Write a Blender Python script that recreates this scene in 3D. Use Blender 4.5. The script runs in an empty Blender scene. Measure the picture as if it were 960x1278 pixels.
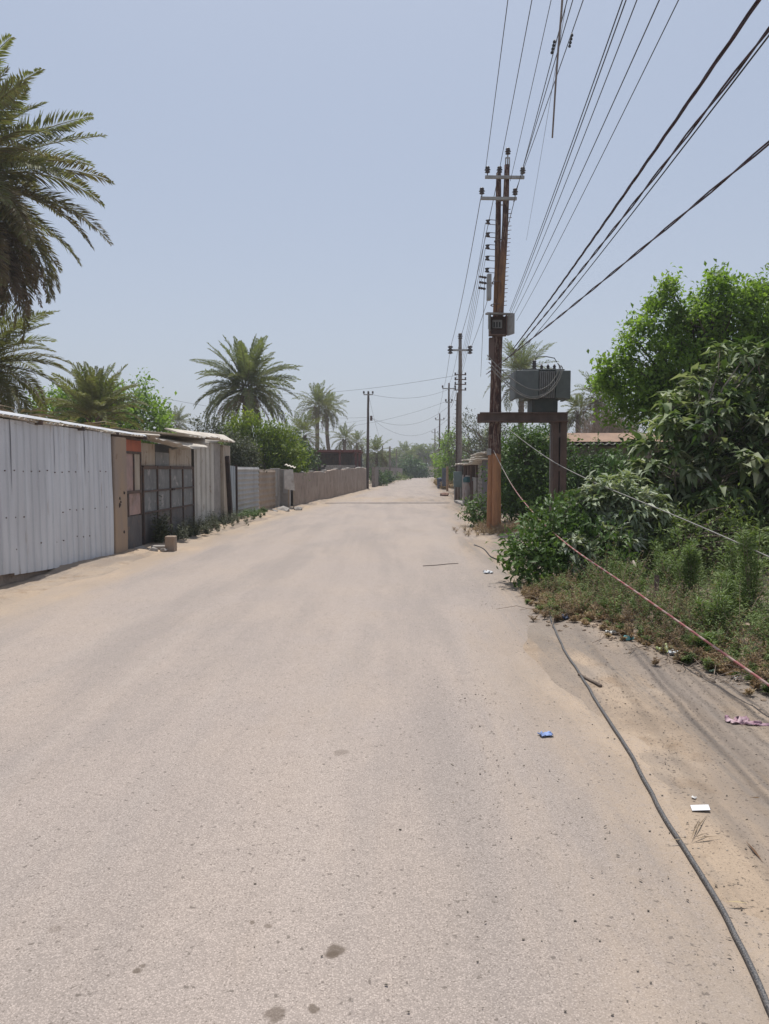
import bpy, math, random
import numpy as np
from mathutils import Vector, Matrix
R = math.radians
scene = bpy.context.scene
COL = scene.collection
rnd = random.Random(7)
nrg = np.random.default_rng(11)

# ------------------------------------------------------------------ camera
EYE = 1.65
F_PX = 960.0
HZ = 586.0
TH = math.atan((639.0 - HZ) / F_PX)
cam_d = bpy.data.cameras.new('camera')
cam = bpy.data.objects.new('camera', cam_d)
COL.objects.link(cam)
cam.location = (0, 0, EYE)
cam.rotation_euler = (R(90) - TH, 0, 0)
cam_d.sensor_fit = 'VERTICAL'
cam_d.sensor_height = 24.0
cam_d.lens = F_PX / 1278.0 * 24.0
cam_d.clip_start = 0.05
cam_d.clip_end = 3000
scene.camera = cam

def ray(u, v):
    a, b = (u - 480.0) / F_PX, (639.0 - v) / F_PX
    return np.array([a, math.cos(TH) + b * math.sin(TH), -math.sin(TH) + b * math.cos(TH)])

def P(u, v, y):
    """the point at distance y ahead that is seen at photo position (u, v)"""
    d = ray(u, v)
    return np.array([0, 0, EYE]) + d * (y / d[1])

def G(u, v, h=0.0):
    d = ray(u, v)
    return np.array([0, 0, EYE]) + d * ((h - EYE) / d[2])

def Z(v, y):
    return float(P(480, v, y)[2])

def X(u, y):
    return float(P(u, HZ, y)[0])

# ------------------------------------------------------------------ materials
def nt_new(name):
    m = bpy.data.materials.new(name)
    m.use_nodes = True
    nt = m.node_tree
    b = nt.nodes['Principled BSDF']
    return m, nt, b

def N(nt, typ, **kw):
    n = nt.nodes.new(typ)
    for k, v in kw.items():
        if k in n.inputs:
            n.inputs[k].default_value = v
        else:
            setattr(n, k, v)
    return n

def L(nt, a, b):
    nt.links.new(a, b)

def rgb(c):
    return (c[0], c[1], c[2], 1.0)

def mixc(nt, fac, a, b, blend='MIX'):
    n = nt.nodes.new('ShaderNodeMix')
    n.data_type = 'RGBA'
    n.blend_type = blend
    for val, sock in ((fac, n.inputs[0]), (a, n.inputs[6]), (b, n.inputs[7])):
        if hasattr(val, 'is_linked'):
            nt.links.new(val, sock)
        elif isinstance(val, (tuple, list)):
            sock.default_value = rgb(val)
        else:
            sock.default_value = val
    return n.outputs[2]

def math_n(nt, op, a, b=None, clamp=False):
    n = nt.nodes.new('ShaderNodeMath')
    n.operation = op
    n.use_clamp = clamp
    for i, val in enumerate((a, b)):
        if val is None:
            continue
        if hasattr(val, 'is_linked'):
            nt.links.new(val, n.inputs[i])
        else:
            n.inputs[i].default_value = val
    return n.outputs[0]

def remap(nt, val, lo, hi, a=0.0, b=1.0, smooth=True):
    n = nt.nodes.new('ShaderNodeMapRange')
    n.interpolation_type = 'SMOOTHSTEP' if smooth else 'LINEAR'
    nt.links.new(val, n.inputs[0])
    for i, x in enumerate((lo, hi, a, b)):
        n.inputs[i + 1].default_value = x
    return n.outputs[0]

def coords(nt, stretch=(1, 1, 1), off=(0, 0, 0), kind='Object'):
    tc = nt.nodes.new('ShaderNodeTexCoord')
    mp = nt.nodes.new('ShaderNodeMapping')
    mp.inputs['Scale'].default_value = stretch
    mp.inputs['Location'].default_value = off
    nt.links.new(tc.outputs[kind], mp.inputs[0])
    return mp.outputs[0]

def noise(nt, vec, scale, detail=6, rough=0.6, dist=0.0):
    n = nt.nodes.new('ShaderNodeTexNoise')
    n.inputs['Scale'].default_value = scale
    n.inputs['Detail'].default_value = detail
    n.inputs['Roughness'].default_value = rough
    n.inputs['Distortion'].default_value = dist
    nt.links.new(vec, n.inputs['Vector'])
    return n.outputs[0]

def bump(nt, bsdf, h, strength=0.4, dist=0.01):
    n = nt.nodes.new('ShaderNodeBump')
    n.inputs['Strength'].default_value = strength
    n.inputs['Distance'].default_value = dist
    nt.links.new(h, n.inputs['Height'])
    nt.links.new(n.outputs[0], bsdf.inputs['Normal'])

_seed = [0]
def M(name, c1, c2=None, scale=4.0, stretch=(1, 1, 1), rough=0.85, metal=0.0, bmp=0.3, bdist=0.006, fine=60.0,
      stain=None, st_scale=3.0, st_lo=0.55, st_hi=0.7, st_stretch=(1, 1, 1), spec=0.3):
    """mottled, worn surface: two colours by noise, an optional stain, fine bump"""
    m, nt, b = nt_new(name)
    _seed[0] += 1
    off = (_seed[0] * 3.7, _seed[0] * 1.3, _seed[0] * 2.1)
    v = coords(nt, stretch, off)
    n1 = noise(nt, v, scale, 7, 0.62)
    c2 = c2 or tuple(x * 0.75 for x in c1)
    col = mixc(nt, remap(nt, n1, 0.35, 0.65), c1, c2)
    vf = coords(nt, (1, 1, 1), off)
    nf = noise(nt, vf, fine, 4, 0.7)
    col = mixc(nt, 0.35, col, mixc(nt, nf, (0.25, 0.25, 0.25), (0.75, 0.75, 0.75)), 'OVERLAY')
    if stain:
        vs = coords(nt, st_stretch, (off[1], off[2], off[0]))
        ns = noise(nt, vs, st_scale, 8, 0.7, 0.4)
        col = mixc(nt, remap(nt, ns, st_lo, st_hi), col, stain)
    L(nt, col, b.inputs['Base Color'])
    b.inputs['Roughness'].default_value = rough
    b.inputs['Metallic'].default_value = metal
    b.inputs['Specular IOR Level'].default_value = spec
    if bmp:
        bump(nt, b, math_n(nt, 'ADD', nf, math_n(nt, 'MULTIPLY', n1, 2.0)), bmp, bdist)
    return m

def leaf_mat(name, cols, trans=0.25, rough=0.55, tcol=None, spec=0.3):
    """cols: three colours spread over the leaves by their own random value"""
    m, nt, b = nt_new(name)
    at = nt.nodes.new('ShaderNodeAttribute')
    at.attribute_name = 'rnd'
    cr = nt.nodes.new('ShaderNodeValToRGB')
    e = cr.color_ramp.elements
    e[0].position, e[0].color = 0.0, rgb(cols[0])
    e[1].position, e[1].color = 1.0, rgb(cols[2])
    k = cr.color_ramp.elements.new(0.5)
    k.color = rgb(cols[1])
    L(nt, at.outputs['Fac'], cr.inputs[0])
    v = coords(nt)
    nn = noise(nt, v, 1.3, 4, 0.6)
    hs = nt.nodes.new('ShaderNodeHueSaturation')
    L(nt, cr.outputs[0], hs.inputs['Color'])
    L(nt, remap(nt, nn, 0.3, 0.7, 0.8, 1.2), hs.inputs['Value'])
    L(nt, hs.outputs[0], b.inputs['Base Color'])
    b.inputs['Roughness'].default_value = rough
    b.inputs['Specular IOR Level'].default_value = spec
    if trans > 0:
        t = nt.nodes.new('ShaderNodeBsdfTranslucent')
        tm = mixc(nt, 1.0, hs.outputs[0], tcol or (1.5, 1.6, 0.7), 'MULTIPLY')
        L(nt, tm, t.inputs[0])
        mx = nt.nodes.new('ShaderNodeMixShader')
        mx.inputs[0].default_value = trans
        L(nt, b.outputs[0], mx.inputs[1])
        L(nt, t.outputs[0], mx.inputs[2])
        L(nt, mx.outputs[0], nt.nodes['Material Output'].inputs[0])
    return m

# ------------------------------------------------------------------ mesh builder
class MB:
    def __init__(self):
        self.v, self.f, self.n = [], [], 0

    def add(self, verts, faces):
        verts = np.asarray(verts, float)
        self.v.append(verts)
        k = self.n
        self.f.extend([tuple(i + k for i in f) for f in faces])
        self.n += len(verts)
        return self

    def hexa(self, p):
        return self.add(p, [(0, 3, 2, 1), (4, 5, 6, 7), (0, 1, 5, 4), (1, 2, 6, 5), (2, 3, 7, 6), (3, 0, 4, 7)])

    def box(self, x0, x1, y0, y1, z0, z1):
        return self.hexa([(x0, y0, z0), (x1, y0, z0), (x1, y1, z0), (x0, y1, z0),
                          (x0, y0, z1), (x1, y0, z1), (x1, y1, z1), (x0, y1, z1)])

    def wall(self, a, b, z0, z1, t, za=None, zb=None):
        """upright slab from a to b (x, y), thickness t to the side away from the road centre when t < 0"""
        a, b = np.array(a[:2], float), np.array(b[:2], float)
        d = (b - a) / np.linalg.norm(b - a)
        nrm = np.array([d[1], -d[0]]) * t
        za = z1 if za is None else za
        zb = z1 if zb is None else zb
        q = [a, b, b + nrm, a + nrm]
        zs = [za, zb, zb, za]
        return self.hexa([(p[0], p[1], z0) for p in q] + [(p[0], p[1], z) for p, z in zip(q, zs)])

    def beam(self, p0, p1, w, h, up=(0, 0, 1)):
        p0, p1 = np.array(p0, float), np.array(p1, float)
        d = p1 - p0
        d /= np.linalg.norm(d)
        up = np.array(up, float)
        s = np.cross(d, up)
        if np.linalg.norm(s) < 1e-4:
            s = np.cross(d, (1, 0, 0))
        s /= np.linalg.norm(s)
        t = np.cross(s, d)
        s, t = s * w / 2, t * h / 2
        return self.hexa([p0 - s - t, p0 + s - t, p0 + s + t, p0 - s + t, p1 - s - t, p1 + s - t, p1 + s + t, p1 - s + t])

    def tube(self, pts, r, n=8, cap=True):
        pts = np.asarray(pts, float)
        k = len(pts)
        rr = np.full(k, r, float) if np.isscalar(r) else np.asarray(r, float)
        tan = np.gradient(pts, axis=0)
        tan /= np.linalg.norm(tan, axis=1)[:, None] + 1e-12
        ref = np.array([0, 0, 1.0]) if abs(tan[0][2]) < 0.9 else np.array([1.0, 0, 0])
        vs = []
        for i in range(k):
            s = np.cross(tan[i], ref)
            if np.linalg.norm(s) < 1e-3:
                s = np.cross(tan[i], (0.3, 1, 0.2))
            s /= np.linalg.norm(s)
            t = np.cross(s, tan[i])
            for j in range(n):
                a = 2 * math.pi * j / n
                vs.append(pts[i] + rr[i] * (math.cos(a) * s + math.sin(a) * t))
        fs = []
        for i in range(k - 1):
            for j in range(n):
                j2 = (j + 1) % n
                fs.append((i * n + j, i * n + j2, (i + 1) * n + j2, (i + 1) * n + j))
        if cap:
            fs.append(tuple(range(n))[::-1])
            fs.append(tuple((k - 1) * n + j for j in range(n)))
        return self.add(vs, fs)

    def lathe(self, base, prof, n=12, axis=(0, 0, 1)):
        base = np.array(base, float)
        ax = np.array(axis, float)
        ax /= np.linalg.norm(ax)
        pts = [base + ax * z for r, z in prof]
        k = len(prof)
        ref = np.array([1.0, 0, 0]) if abs(ax[0]) < 0.9 else np.array([0, 1.0, 0])
        s = np.cross(ax, ref)
        s /= np.linalg.norm(s)
        t = np.cross(ax, s)
        vs, fs = [], []
        for i in range(k):
            for j in range(n):
                a = 2 * math.pi * j / n
                vs.append(pts[i] + prof[i][0] * (math.cos(a) * s + math.sin(a) * t))
        for i in range(k - 1):
            for j in range(n):
                j2 = (j + 1) % n
                fs.append((i * n + j, i * n + j2, (i + 1) * n + j2, (i + 1) * n + j))
        fs.append(tuple(range(n))[::-1])
        fs.append(tuple((k - 1) * n + j for j in range(n)))
        return self.add(vs, fs)

    def grid(self, pts):
        """pts: array rows x cols x 3"""
        pts = np.asarray(pts, float)
        r, c = pts.shape[:2]
        fs = [(i * c + j, i * c + j + 1, (i + 1) * c + j + 1, (i + 1) * c + j) for i in range(r - 1) for j in range(c - 1)]
        return self.add(pts.reshape(-1, 3), fs)

    def rock(self, c, s, seed):
        g = np.random.default_rng(seed)
        ph = (1 + 5 ** .5) / 2
        v = np.array([(-1, ph, 0), (1, ph, 0), (-1, -ph, 0), (1, -ph, 0), (0, -1, ph), (0, 1, ph), (0, -1, -ph), (0, 1, -ph),
                      (ph, 0, -1), (ph, 0, 1), (-ph, 0, -1), (-ph, 0, 1)]) / 1.9
        v = v * g.uniform(0.7, 1.25, (12, 1)) * np.array(s) + np.array(c)
        f = [(0, 11, 5), (0, 5, 1), (0, 1, 7), (0, 7, 10), (0, 10, 11), (1, 5, 9), (5, 11, 4), (11, 10, 2), (10, 7, 6), (7, 1, 8),
             (3, 9, 4), (3, 4, 2), (3, 2, 6), (3, 6, 8), (3, 8, 9), (4, 9, 5), (2, 4, 11), (6, 2, 10), (8, 6, 7), (9, 8, 1)]
        return self.add(v, f)

    def build(self, name, mat, parent=None, smooth=False, loc=None, bevel=0.0, solid=0.0, rndv=None):
        v = np.concatenate(self.v)
        return mesh_obj(name, v, self.f, mat, parent, smooth, loc, bevel, solid, rndv)

def mesh_obj(name, v, faces, mat, parent=None, smooth=False, loc=None, bevel=0.0, solid=0.0, rndv=None):
    v = np.asarray(v, float)
    if parent is not None:
        org = origin_of(parent)
        loc_l = (0, 0, 0)
    else:
        if loc is None:
            lo, hi = v.min(0), v.max(0)
            loc = ((lo[0] + hi[0]) / 2, (lo[1] + hi[1]) / 2, lo[2])
        org = np.array(loc, float)
        loc_l = tuple(org)
    me = bpy.data.meshes.new(name)
    vv = v - org
    if isinstance(faces, np.ndarray):
        nf, k = faces.shape
        me.vertices.add(len(vv))
        me.vertices.foreach_set('co', vv.astype(np.float32).ravel())
        me.loops.add(nf * k)
        me.loops.foreach_set('vertex_index', faces.astype(np.int32).ravel())
        me.polygons.add(nf)
        me.polygons.foreach_set('loop_start', np.arange(0, nf * k, k, dtype=np.int32))
        me.update(calc_edges=True)
    else:
        me.from_pydata(vv.tolist(), [], faces)
        me.update()
    if smooth:
        me.polygons.foreach_set('use_smooth', np.ones(len(me.polygons), bool))
    if rndv is not None:
        a = me.attributes.new('rnd', 'FLOAT', 'POINT')
        a.data.foreach_set('value', np.asarray(rndv, np.float32))
    me.materials.append(mat)
    o = bpy.data.objects.new(name, me)
    COL.objects.link(o)
    o.location = loc_l
    if parent is not None:
        o.parent = parent
    if solid:
        s = o.modifiers.new('solidify', 'SOLIDIFY')
        s.thickness = solid
        s.offset = 0
    if bevel:
        b = o.modifiers.new('bevel', 'BEVEL')
        b.width = bevel
        b.segments = 2
        b.limit_method = 'ANGLE'
        b.angle_limit = R(40)
    return o

def origin_of(o):
    p = np.array(o.location, float)
    while o.parent is not None:
        o = o.parent
        p = p + np.array(o.location, float)
    return p

def tag(o, label, cat, group=None, kind=None):
    o['label'] = label
    o['category'] = cat
    if group:
        o['group'] = group
    if kind:
        o['kind'] = kind
    return o

def thing(name, label, cat, loc, group=None):
    o = bpy.data.objects.new(name, None)
    o.empty_display_size = 0.2
    COL.objects.link(o)
    o.location = tuple(float(x) for x in loc)
    return tag(o, label, cat, group)

def struct(o):
    o['kind'] = 'structure'
    return o

def stuff(o, label, cat):
    return tag(o, label, cat, kind='stuff')

# smooth value noise in numpy (for terrain and crumpled things)
_tab = np.random.default_rng(3).uniform(-1, 1, (256, 256))
def vnoise(x, y):
    x, y = np.asarray(x, float), np.asarray(y, float)
    xi, yi = np.floor(x).astype(int), np.floor(y).astype(int)
    fx, fy = x - xi, y - yi
    fx, fy = fx * fx * (3 - 2 * fx), fy * fy * (3 - 2 * fy)
    t = lambda a, b: _tab[a % 256, b % 256]
    return (t(xi, yi) * (1 - fx) + t(xi + 1, yi) * fx) * (1 - fy) + (t(xi, yi + 1) * (1 - fx) + t(xi + 1, yi + 1) * fx) * fy

def fbm(x, y, o=4):
    s, a = 0, 1.0
    for i in range(o):
        s = s + a * vnoise(x * 2 ** i + 17 * i, y * 2 ** i + 31 * i)
        a *= 0.5
    return s
SKY_AIR, SKY_DUST, SKY_OZ, SKY_STR = 1.0, 3.5, 3.0, 0.13
VEIL, VEIL_COL, VEIL_LOW = 0.72, (0.445, 0.508, 0.625), (0.54, 0.585, 0.665)
SUN_STR = 4.3
HAZE = 0.0009
HAZE_COL = (0.84, 0.88, 0.93, 1)
EXPOSURE = 0.05
DENOISE = True
# ------------------------------------------------------------------ sky, sun, haze
SUN_EL, SUN_AZ = R(71), math.atan2(-0.05, 1.0)      # ahead and a little to the side of the sheds
sd = Vector((math.sin(SUN_AZ) * math.cos(SUN_EL), math.cos(SUN_AZ) * math.cos(SUN_EL), math.sin(SUN_EL)))
w = bpy.data.worlds.new('World')
scene.world = w
w.use_nodes = True
nt = w.node_tree
sky = nt.nodes.new('ShaderNodeTexSky')
sky.sky_type = 'NISHITA'
sky.sun_disc = False
sky.sun_elevation = SUN_EL
sky.sun_rotation = SUN_AZ
sky.air_density = SKY_AIR
sky.dust_density = SKY_DUST
sky.ozone_density = SKY_OZ
bg = nt.nodes['Background']
bg.inputs[1].default_value = SKY_STR
mx = nt.nodes.new('ShaderNodeMix')          # dust veil: an even pale lavender mixed into the clear sky
mx.data_type = 'RGBA'
mx.inputs[0].default_value = VEIL
nt.links.new(sky.outputs[0], mx.inputs[6])
tcw = nt.nodes.new('ShaderNodeTexCoord')
sxw = nt.nodes.new('ShaderNodeSeparateXYZ')
nt.links.new(tcw.outputs['Generated'], sxw.inputs[0])
nt.links.new(mixc(nt, remap(nt, sxw.outputs[2], 0.0, 0.45), tuple(c / SKY_STR for c in VEIL_LOW), tuple(c / SKY_STR for c in VEIL_COL)), mx.inputs[7])
nt.links.new(mx.outputs[2], bg.inputs[0])
sl = bpy.data.lights.new('sun', 'SUN')
sl.energy = SUN_STR
sl.angle = R(0.53)
sl.color = (1.0, 0.965, 0.915)
so = bpy.data.objects.new('sun', sl)
COL.objects.link(so)
so.location = (-6, 12, 30)
so.rotation_euler = (-sd).to_track_quat('-Z', 'Y').to_euler()

if HAZE:
    m = bpy.data.materials.new('haze')
    m.use_nodes = True
    nt = m.node_tree
    nt.nodes.remove(nt.nodes['Principled BSDF'])
    pv = nt.nodes.new('ShaderNodeVolumePrincipled')
    pv.inputs['Color'].default_value = HAZE_COL
    pv.inputs['Density'].default_value = HAZE
    pv.inputs['Anisotropy'].default_value = 0.35
    nt.links.new(pv.outputs[0], nt.nodes['Material Output'].inputs['Volume'])
    hb = MB().box(-430, 430, -60, 560, -1.5, 15).build('haze', m, loc=(0, 0, 0))
    hb['kind'] = 'stuff'
    hb['label'] = 'pale dusty air that fades the far end of the road'
    hb['category'] = 'haze'
    hb.display_type = 'WIRE'

# ------------------------------------------------------------------ ground and road
YE = [-60, -10, 3, 6, 10.3, 20, 32, 40, 51, 66, 88, 113, 144, 175, 230]
XR = [1.0, 1.0, 1.1, 1.3, 1.75, 2.3, 2.95, 3.4, 3.9, 4.6, 5.4, 6.6, 8.6, 13, 30]
XL = [-5.5, -5.2, -4.9, -4.6, -4.5, -4.15, -3.45, -2.9, -2.1, -1.0, 0.2, 1.7, 4.3, 8.0, 22]
def xr(y): return np.interp(y, YE, XR)
def xl(y): return np.interp(y, YE, XL)
def sstep(a, b, x):
    t = np.clip((x - a) / (b - a), 0, 1)
    return t * t * (3 - 2 * t)

def ground_z(x, y):
    x, y = np.asarray(x, float), np.asarray(y, float)
    er, el = x - xr(y), xl(y) - x
    e = np.maximum(er, el)
    z = -0.035 + 0.055 * sstep(-0.5, 0.6, e + 0.25 * fbm(x * 1.1, y * 0.5, 3))
    out = sstep(-0.1, 0.8, e)
    z = z + out * .014 * fbm(x * 3.6 + .3 * y, y * .22, 3) * (x > 0)
    z = z + out * (0.018 * fbm(x * 2.3, y * 2.3, 4) + 0.02 * fbm(x * .6 + 9, y * .6, 2))
    berm = np.exp(-((el - 0.75) / 0.45) ** 2) * sstep(8, 12, y) * (1 - sstep(38, 46, y))
    z = z + berm * (0.07 + 0.05 * fbm(x * .9, y * .8, 3))
    bermr = np.exp(-((er - 1.0) / 0.6) ** 2) * sstep(5, 9, y)
    z = z + bermr * (0.03 + 0.03 * fbm(x * .9 + 4, y * .8, 3))
    return z

def lin(*segs):
    out = []
    for a, b, s in segs:
        out += list(np.arange(a, b, s))
    return np.array(out + [segs[-1][1]])
gx = lin((-420, -60, 40), (-60, -16, 4), (-16, -7, .5), (-7, 6, .09), (6, 14, .4), (14, 60, 4), (60, 420, 40))
gy = lin((-50, -4, 3), (-4, 1.5, .5), (1.5, 26, .1), (26, 60, .3), (60, 180, 1.2), (180, 550, 20))
xx, yy = np.meshgrid(gx, gy)
zz = ground_z(xx, yy)
pts = np.stack([xx, yy, zz], -1).reshape(-1, 3)
r_, c_ = xx.shape
ii = (np.arange(r_ - 1)[:, None] * c_ + np.arange(c_ - 1)[None]).ravel()
quads = np.stack([ii, ii + 1, ii + c_ + 1, ii + c_], 1)

def dust_speckle(nt, v, col, dark, dens=0.62, sc=55.0):
    vo = nt.nodes.new('ShaderNodeTexVoronoi')
    vo.inputs['Scale'].default_value = sc
    wn = nt.nodes.new('ShaderNodeTexNoise')
    wn.inputs['Scale'].default_value = sc * 1.6
    L(nt, v, wn.inputs['Vector'])
    va = nt.nodes.new('ShaderNodeVectorMath')
    va.operation = 'MULTIPLY_ADD'
    L(nt, wn.outputs['Color'], va.inputs[0])
    va.inputs[1].default_value = (1.1 / sc,) * 3
    L(nt, v, va.inputs[2])
    L(nt, va.outputs[0], vo.inputs['Vector'])
    nm = noise(nt, v, 1.6, 4, 0.6)
    sepc = nt.nodes.new('ShaderNodeSeparateColor')
    L(nt, vo.outputs['Color'], sepc.inputs[0])
    pick = math_n(nt, 'GREATER_THAN', math_n(nt, 'ADD', sepc.outputs[0], math_n(nt, 'MULTIPLY', nm, 0.5)), dens + 0.42)
    dot = math_n(nt, 'MULTIPLY', remap(nt, vo.outputs['Distance'], 0.18, 0.36, 1, 0), pick)
    return mixc(nt, math_n(nt, 'MULTIPLY', dot, 0.75), col, dark)

SAND1, SAND2, SAND3 = (0.385, 0.297, 0.217), (0.25, 0.178, 0.118), (0.325, 0.265, 0.21)
ASPH1, ASPH2 = (0.358, 0.303, 0.267), (0.235, 0.198, 0.175)

def shoulder(nt, v, col):
    """brown soil and grey grit streaks of the shoulder, the same on the ground and where sand lies over the road"""
    sx = nt.nodes.new('ShaderNodeSeparateXYZ')
    L(nt, v, sx.inputs[0])
    nst = noise(nt, coords(nt, (2.6, .16, 1), (7, 3, 0)), 1.5, 7, 0.68, .3)
    nbr = noise(nt, coords(nt, (.9, .45, 1), (1, 13, 0)), 1.2, 7, 0.68, .3)
    fine = noise(nt, v, 38, 4, .75)
    side = remap(nt, math_n(nt, 'ADD', sx.outputs[0], math_n(nt, 'MULTIPLY', math_n(nt, 'SUBTRACT', nbr, .5), 1.2)), 0.35, 2.0)
    f1 = math_n(nt, 'MULTIPLY', side, remap(nt, nbr, .40, .60, .1, .85))
    col = mixc(nt, f1, col, (0.245, 0.190, 0.142))
    f2 = math_n(nt, 'MULTIPLY', side, math_n(nt, 'MULTIPLY', remap(nt, nst, .44, .60, 0, .9), remap(nt, fine, .3, .6, .45, 1)))
    return mixc(nt, f2, col, (0.185, 0.162, 0.142))

# sand
m, nt, b = nt_new('dry sand')
v = coords(nt)
n1 = noise(nt, v, 0.55, 6, 0.65, 0.3)
n2 = noise(nt, v, 3.2, 6, 0.65)
col = mixc(nt, remap(nt, n1, 0.42, 0.6), SAND1, SAND3)
col = mixc(nt, remap(nt, n2, 0.5, 0.72, 0, 0.8), col, SAND2)
n3 = noise(nt, v, 90, 4, 0.75)
col = mixc(nt, 0.6, col, mixc(nt, n3, (0.2, 0.2, 0.2), (0.8, 0.8, 0.8)), 'OVERLAY')
n4 = noise(nt, coords(nt, (1.6, .3, 1), (4, 8, 0)), 1.3, 5, 0.6)
col = shoulder(nt, v, col)
grit = remap(nt, n4, 0.46, 0.6)
col = mixc(nt, math_n(nt, 'MULTIPLY', grit, 0.75), col, (0.235, 0.195, 0.162))
col = dust_speckle(nt, v, col, (0.10, 0.08, 0.065), 0.52, 42)
col = dust_speckle(nt, coords(nt, (1, 1, 1), (5, 3, 1)), col, (0.13, 0.105, 0.085), 0.45, 90)
L(nt, col, b.inputs['Base Color'])
b.inputs['Roughness'].default_value = 0.95
b.inputs['Specular IOR Level'].default_value = 0.15
bump(nt, b, math_n(nt, 'ADD', math_n(nt, 'MULTIPLY', n2, 3.0), n3), 0.5, 0.012)
SAND = m
g = struct(mesh_obj('ground', pts, quads, SAND, None, True, (0, 0, 0)))

# road
m, nt, b = nt_new('dusty asphalt')
v = coords(nt)
uv = nt.nodes.new('ShaderNodeUVMap')
uv.uv_map = 'edge'
sp = nt.nodes.new('ShaderNodeSeparateXYZ')
L(nt, uv.outputs[0], sp.inputs[0])
dr, dl = sp.outputs[0], sp.outputs[1]                # metres to the two edges
n1 = noise(nt, v, 0.45, 5, 0.6, 0.2)
nl = noise(nt, coords(nt, (1.0, 0.16, 1), (2, 5, 0)), 1.1, 6, 0.62, 0.2)
nm = noise(nt, v, 7, 5, 0.7)
ng = noise(nt, v, 150, 3, 0.8)
base = mixc(nt, remap(nt, n1, 0.35, 0.68), ASPH1, (0.38, 0.316, 0.27))
base = mixc(nt, remap(nt, nl, 0.42, 0.66, 0, 0.6), base, (0.275, 0.240, 0.218))
base = mixc(nt, remap(nt, nm, 0.48, 0.75, 0, 0.25), base, ASPH2)
ntr = noise(nt, coords(nt, (1.9, .045, 1), (6, 1, 0)), 1.3, 5, 0.6, 0.25)
base = mixc(nt, remap(nt, ntr, 0.50, 0.66, 0, 0.22), base, (0.275, 0.236, 0.210))
base = mixc(nt, remap(nt, ntr, 0.48, 0.34, 0, 0.2), base, (0.395, 0.340, 0.30))
# coarse aggregate: pale stones in a darker binder
vo = nt.nodes.new('ShaderNodeTexVoronoi')
vo.inputs['Scale'].default_value = 165
L(nt, v, vo.inputs['Vector'])
sc_ = nt.nodes.new('ShaderNodeSeparateColor')
L(nt, vo.outputs['Color'], sc_.inputs[0])
agg = mixc(nt, sc_.outputs[0], (0.27, 0.27, 0.27), (0.72, 0.72, 0.72))
agg = mixc(nt, remap(nt, vo.outputs['Distance'], 0.35, 0.7), agg, (0.30, 0.30, 0.30))
base = mixc(nt, 0.55, base, agg, 'OVERLAY')
base = mixc(nt, 0.5, base, mixc(nt, ng, (0.15, 0.15, 0.15), (0.85, 0.85, 0.85)), 'OVERLAY')
# sand blown over the edges and in long streaks
s_r = remap(nt, math_n(nt, 'ADD', dr, math_n(nt, 'MULTIPLY', math_n(nt, 'SUBTRACT', nl, 0.5), 2.6)), -0.35, 0.8, 1, 0)
s_l = remap(nt, math_n(nt, 'ADD', dl, math_n(nt, 'MULTIPLY', math_n(nt, 'SUBTRACT', nl, 0.5), 2.0)), 0.0, 0.9, 1, 0)
s_all = math_n(nt, 'MAXIMUM', s_r, s_l)
npat = noise(nt, coords(nt, (1, .35, 1), (11, 2, 0)), 0.8, 6, 0.65, 0.3)
s_all = math_n(nt, 'MAXIMUM', s_all, remap(nt, npat, 0.56, 0.72, 0, 0.22))
# sand drift across the road beyond the patched trench
so_ = nt.nodes.new('ShaderNodeSeparateXYZ')
L(nt, v, so_.inputs[0])
yv = so_.outputs[1]
band = math_n(nt, 'MULTIPLY', remap(nt, yv, 38.6, 40.0), remap(nt, yv, 44, 49, 1, 0))
s_all = math_n(nt, 'MAXIMUM', s_all, math_n(nt, 'MULTIPLY', band, remap(nt, nl, 0.35, 0.6, 0.2, 0.9)))
s_all = math_n(nt, 'MULTIPLY', s_all, remap(nt, noise(nt, v, 28, 4, 0.7), 0.3, 0.55, 0.55, 1.0))
sandc = mixc(nt, remap(nt, n1, 0.35, 0.65), SAND1, SAND3)
sandc = mixc(nt, remap(nt, npat, 0.45, 0.6, 0, .55), sandc, (0.30, 0.235, 0.175))
sandc = shoulder(nt, v, sandc)
sandc = mixc(nt, 0.5, sandc, mixc(nt, ng, (0.2, 0.2, 0.2), (0.8, 0.8, 0.8)), 'OVERLAY')
col = mixc(nt, s_all, base, sandc)
col = dust_speckle(nt, v, col, (0.12, 0.10, 0.085), 0.74, 34)
col = dust_speckle(nt, coords(nt, (1, 1, 1), (3, 7, 1)), col, (0.15, 0.125, 0.105), 0.42, 80)
col = dust_speckle(nt, coords(nt, (1, 1, 1), (9, 4, 1)), col, (0.16, 0.13, 0.11), 0.90, 16)
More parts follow.
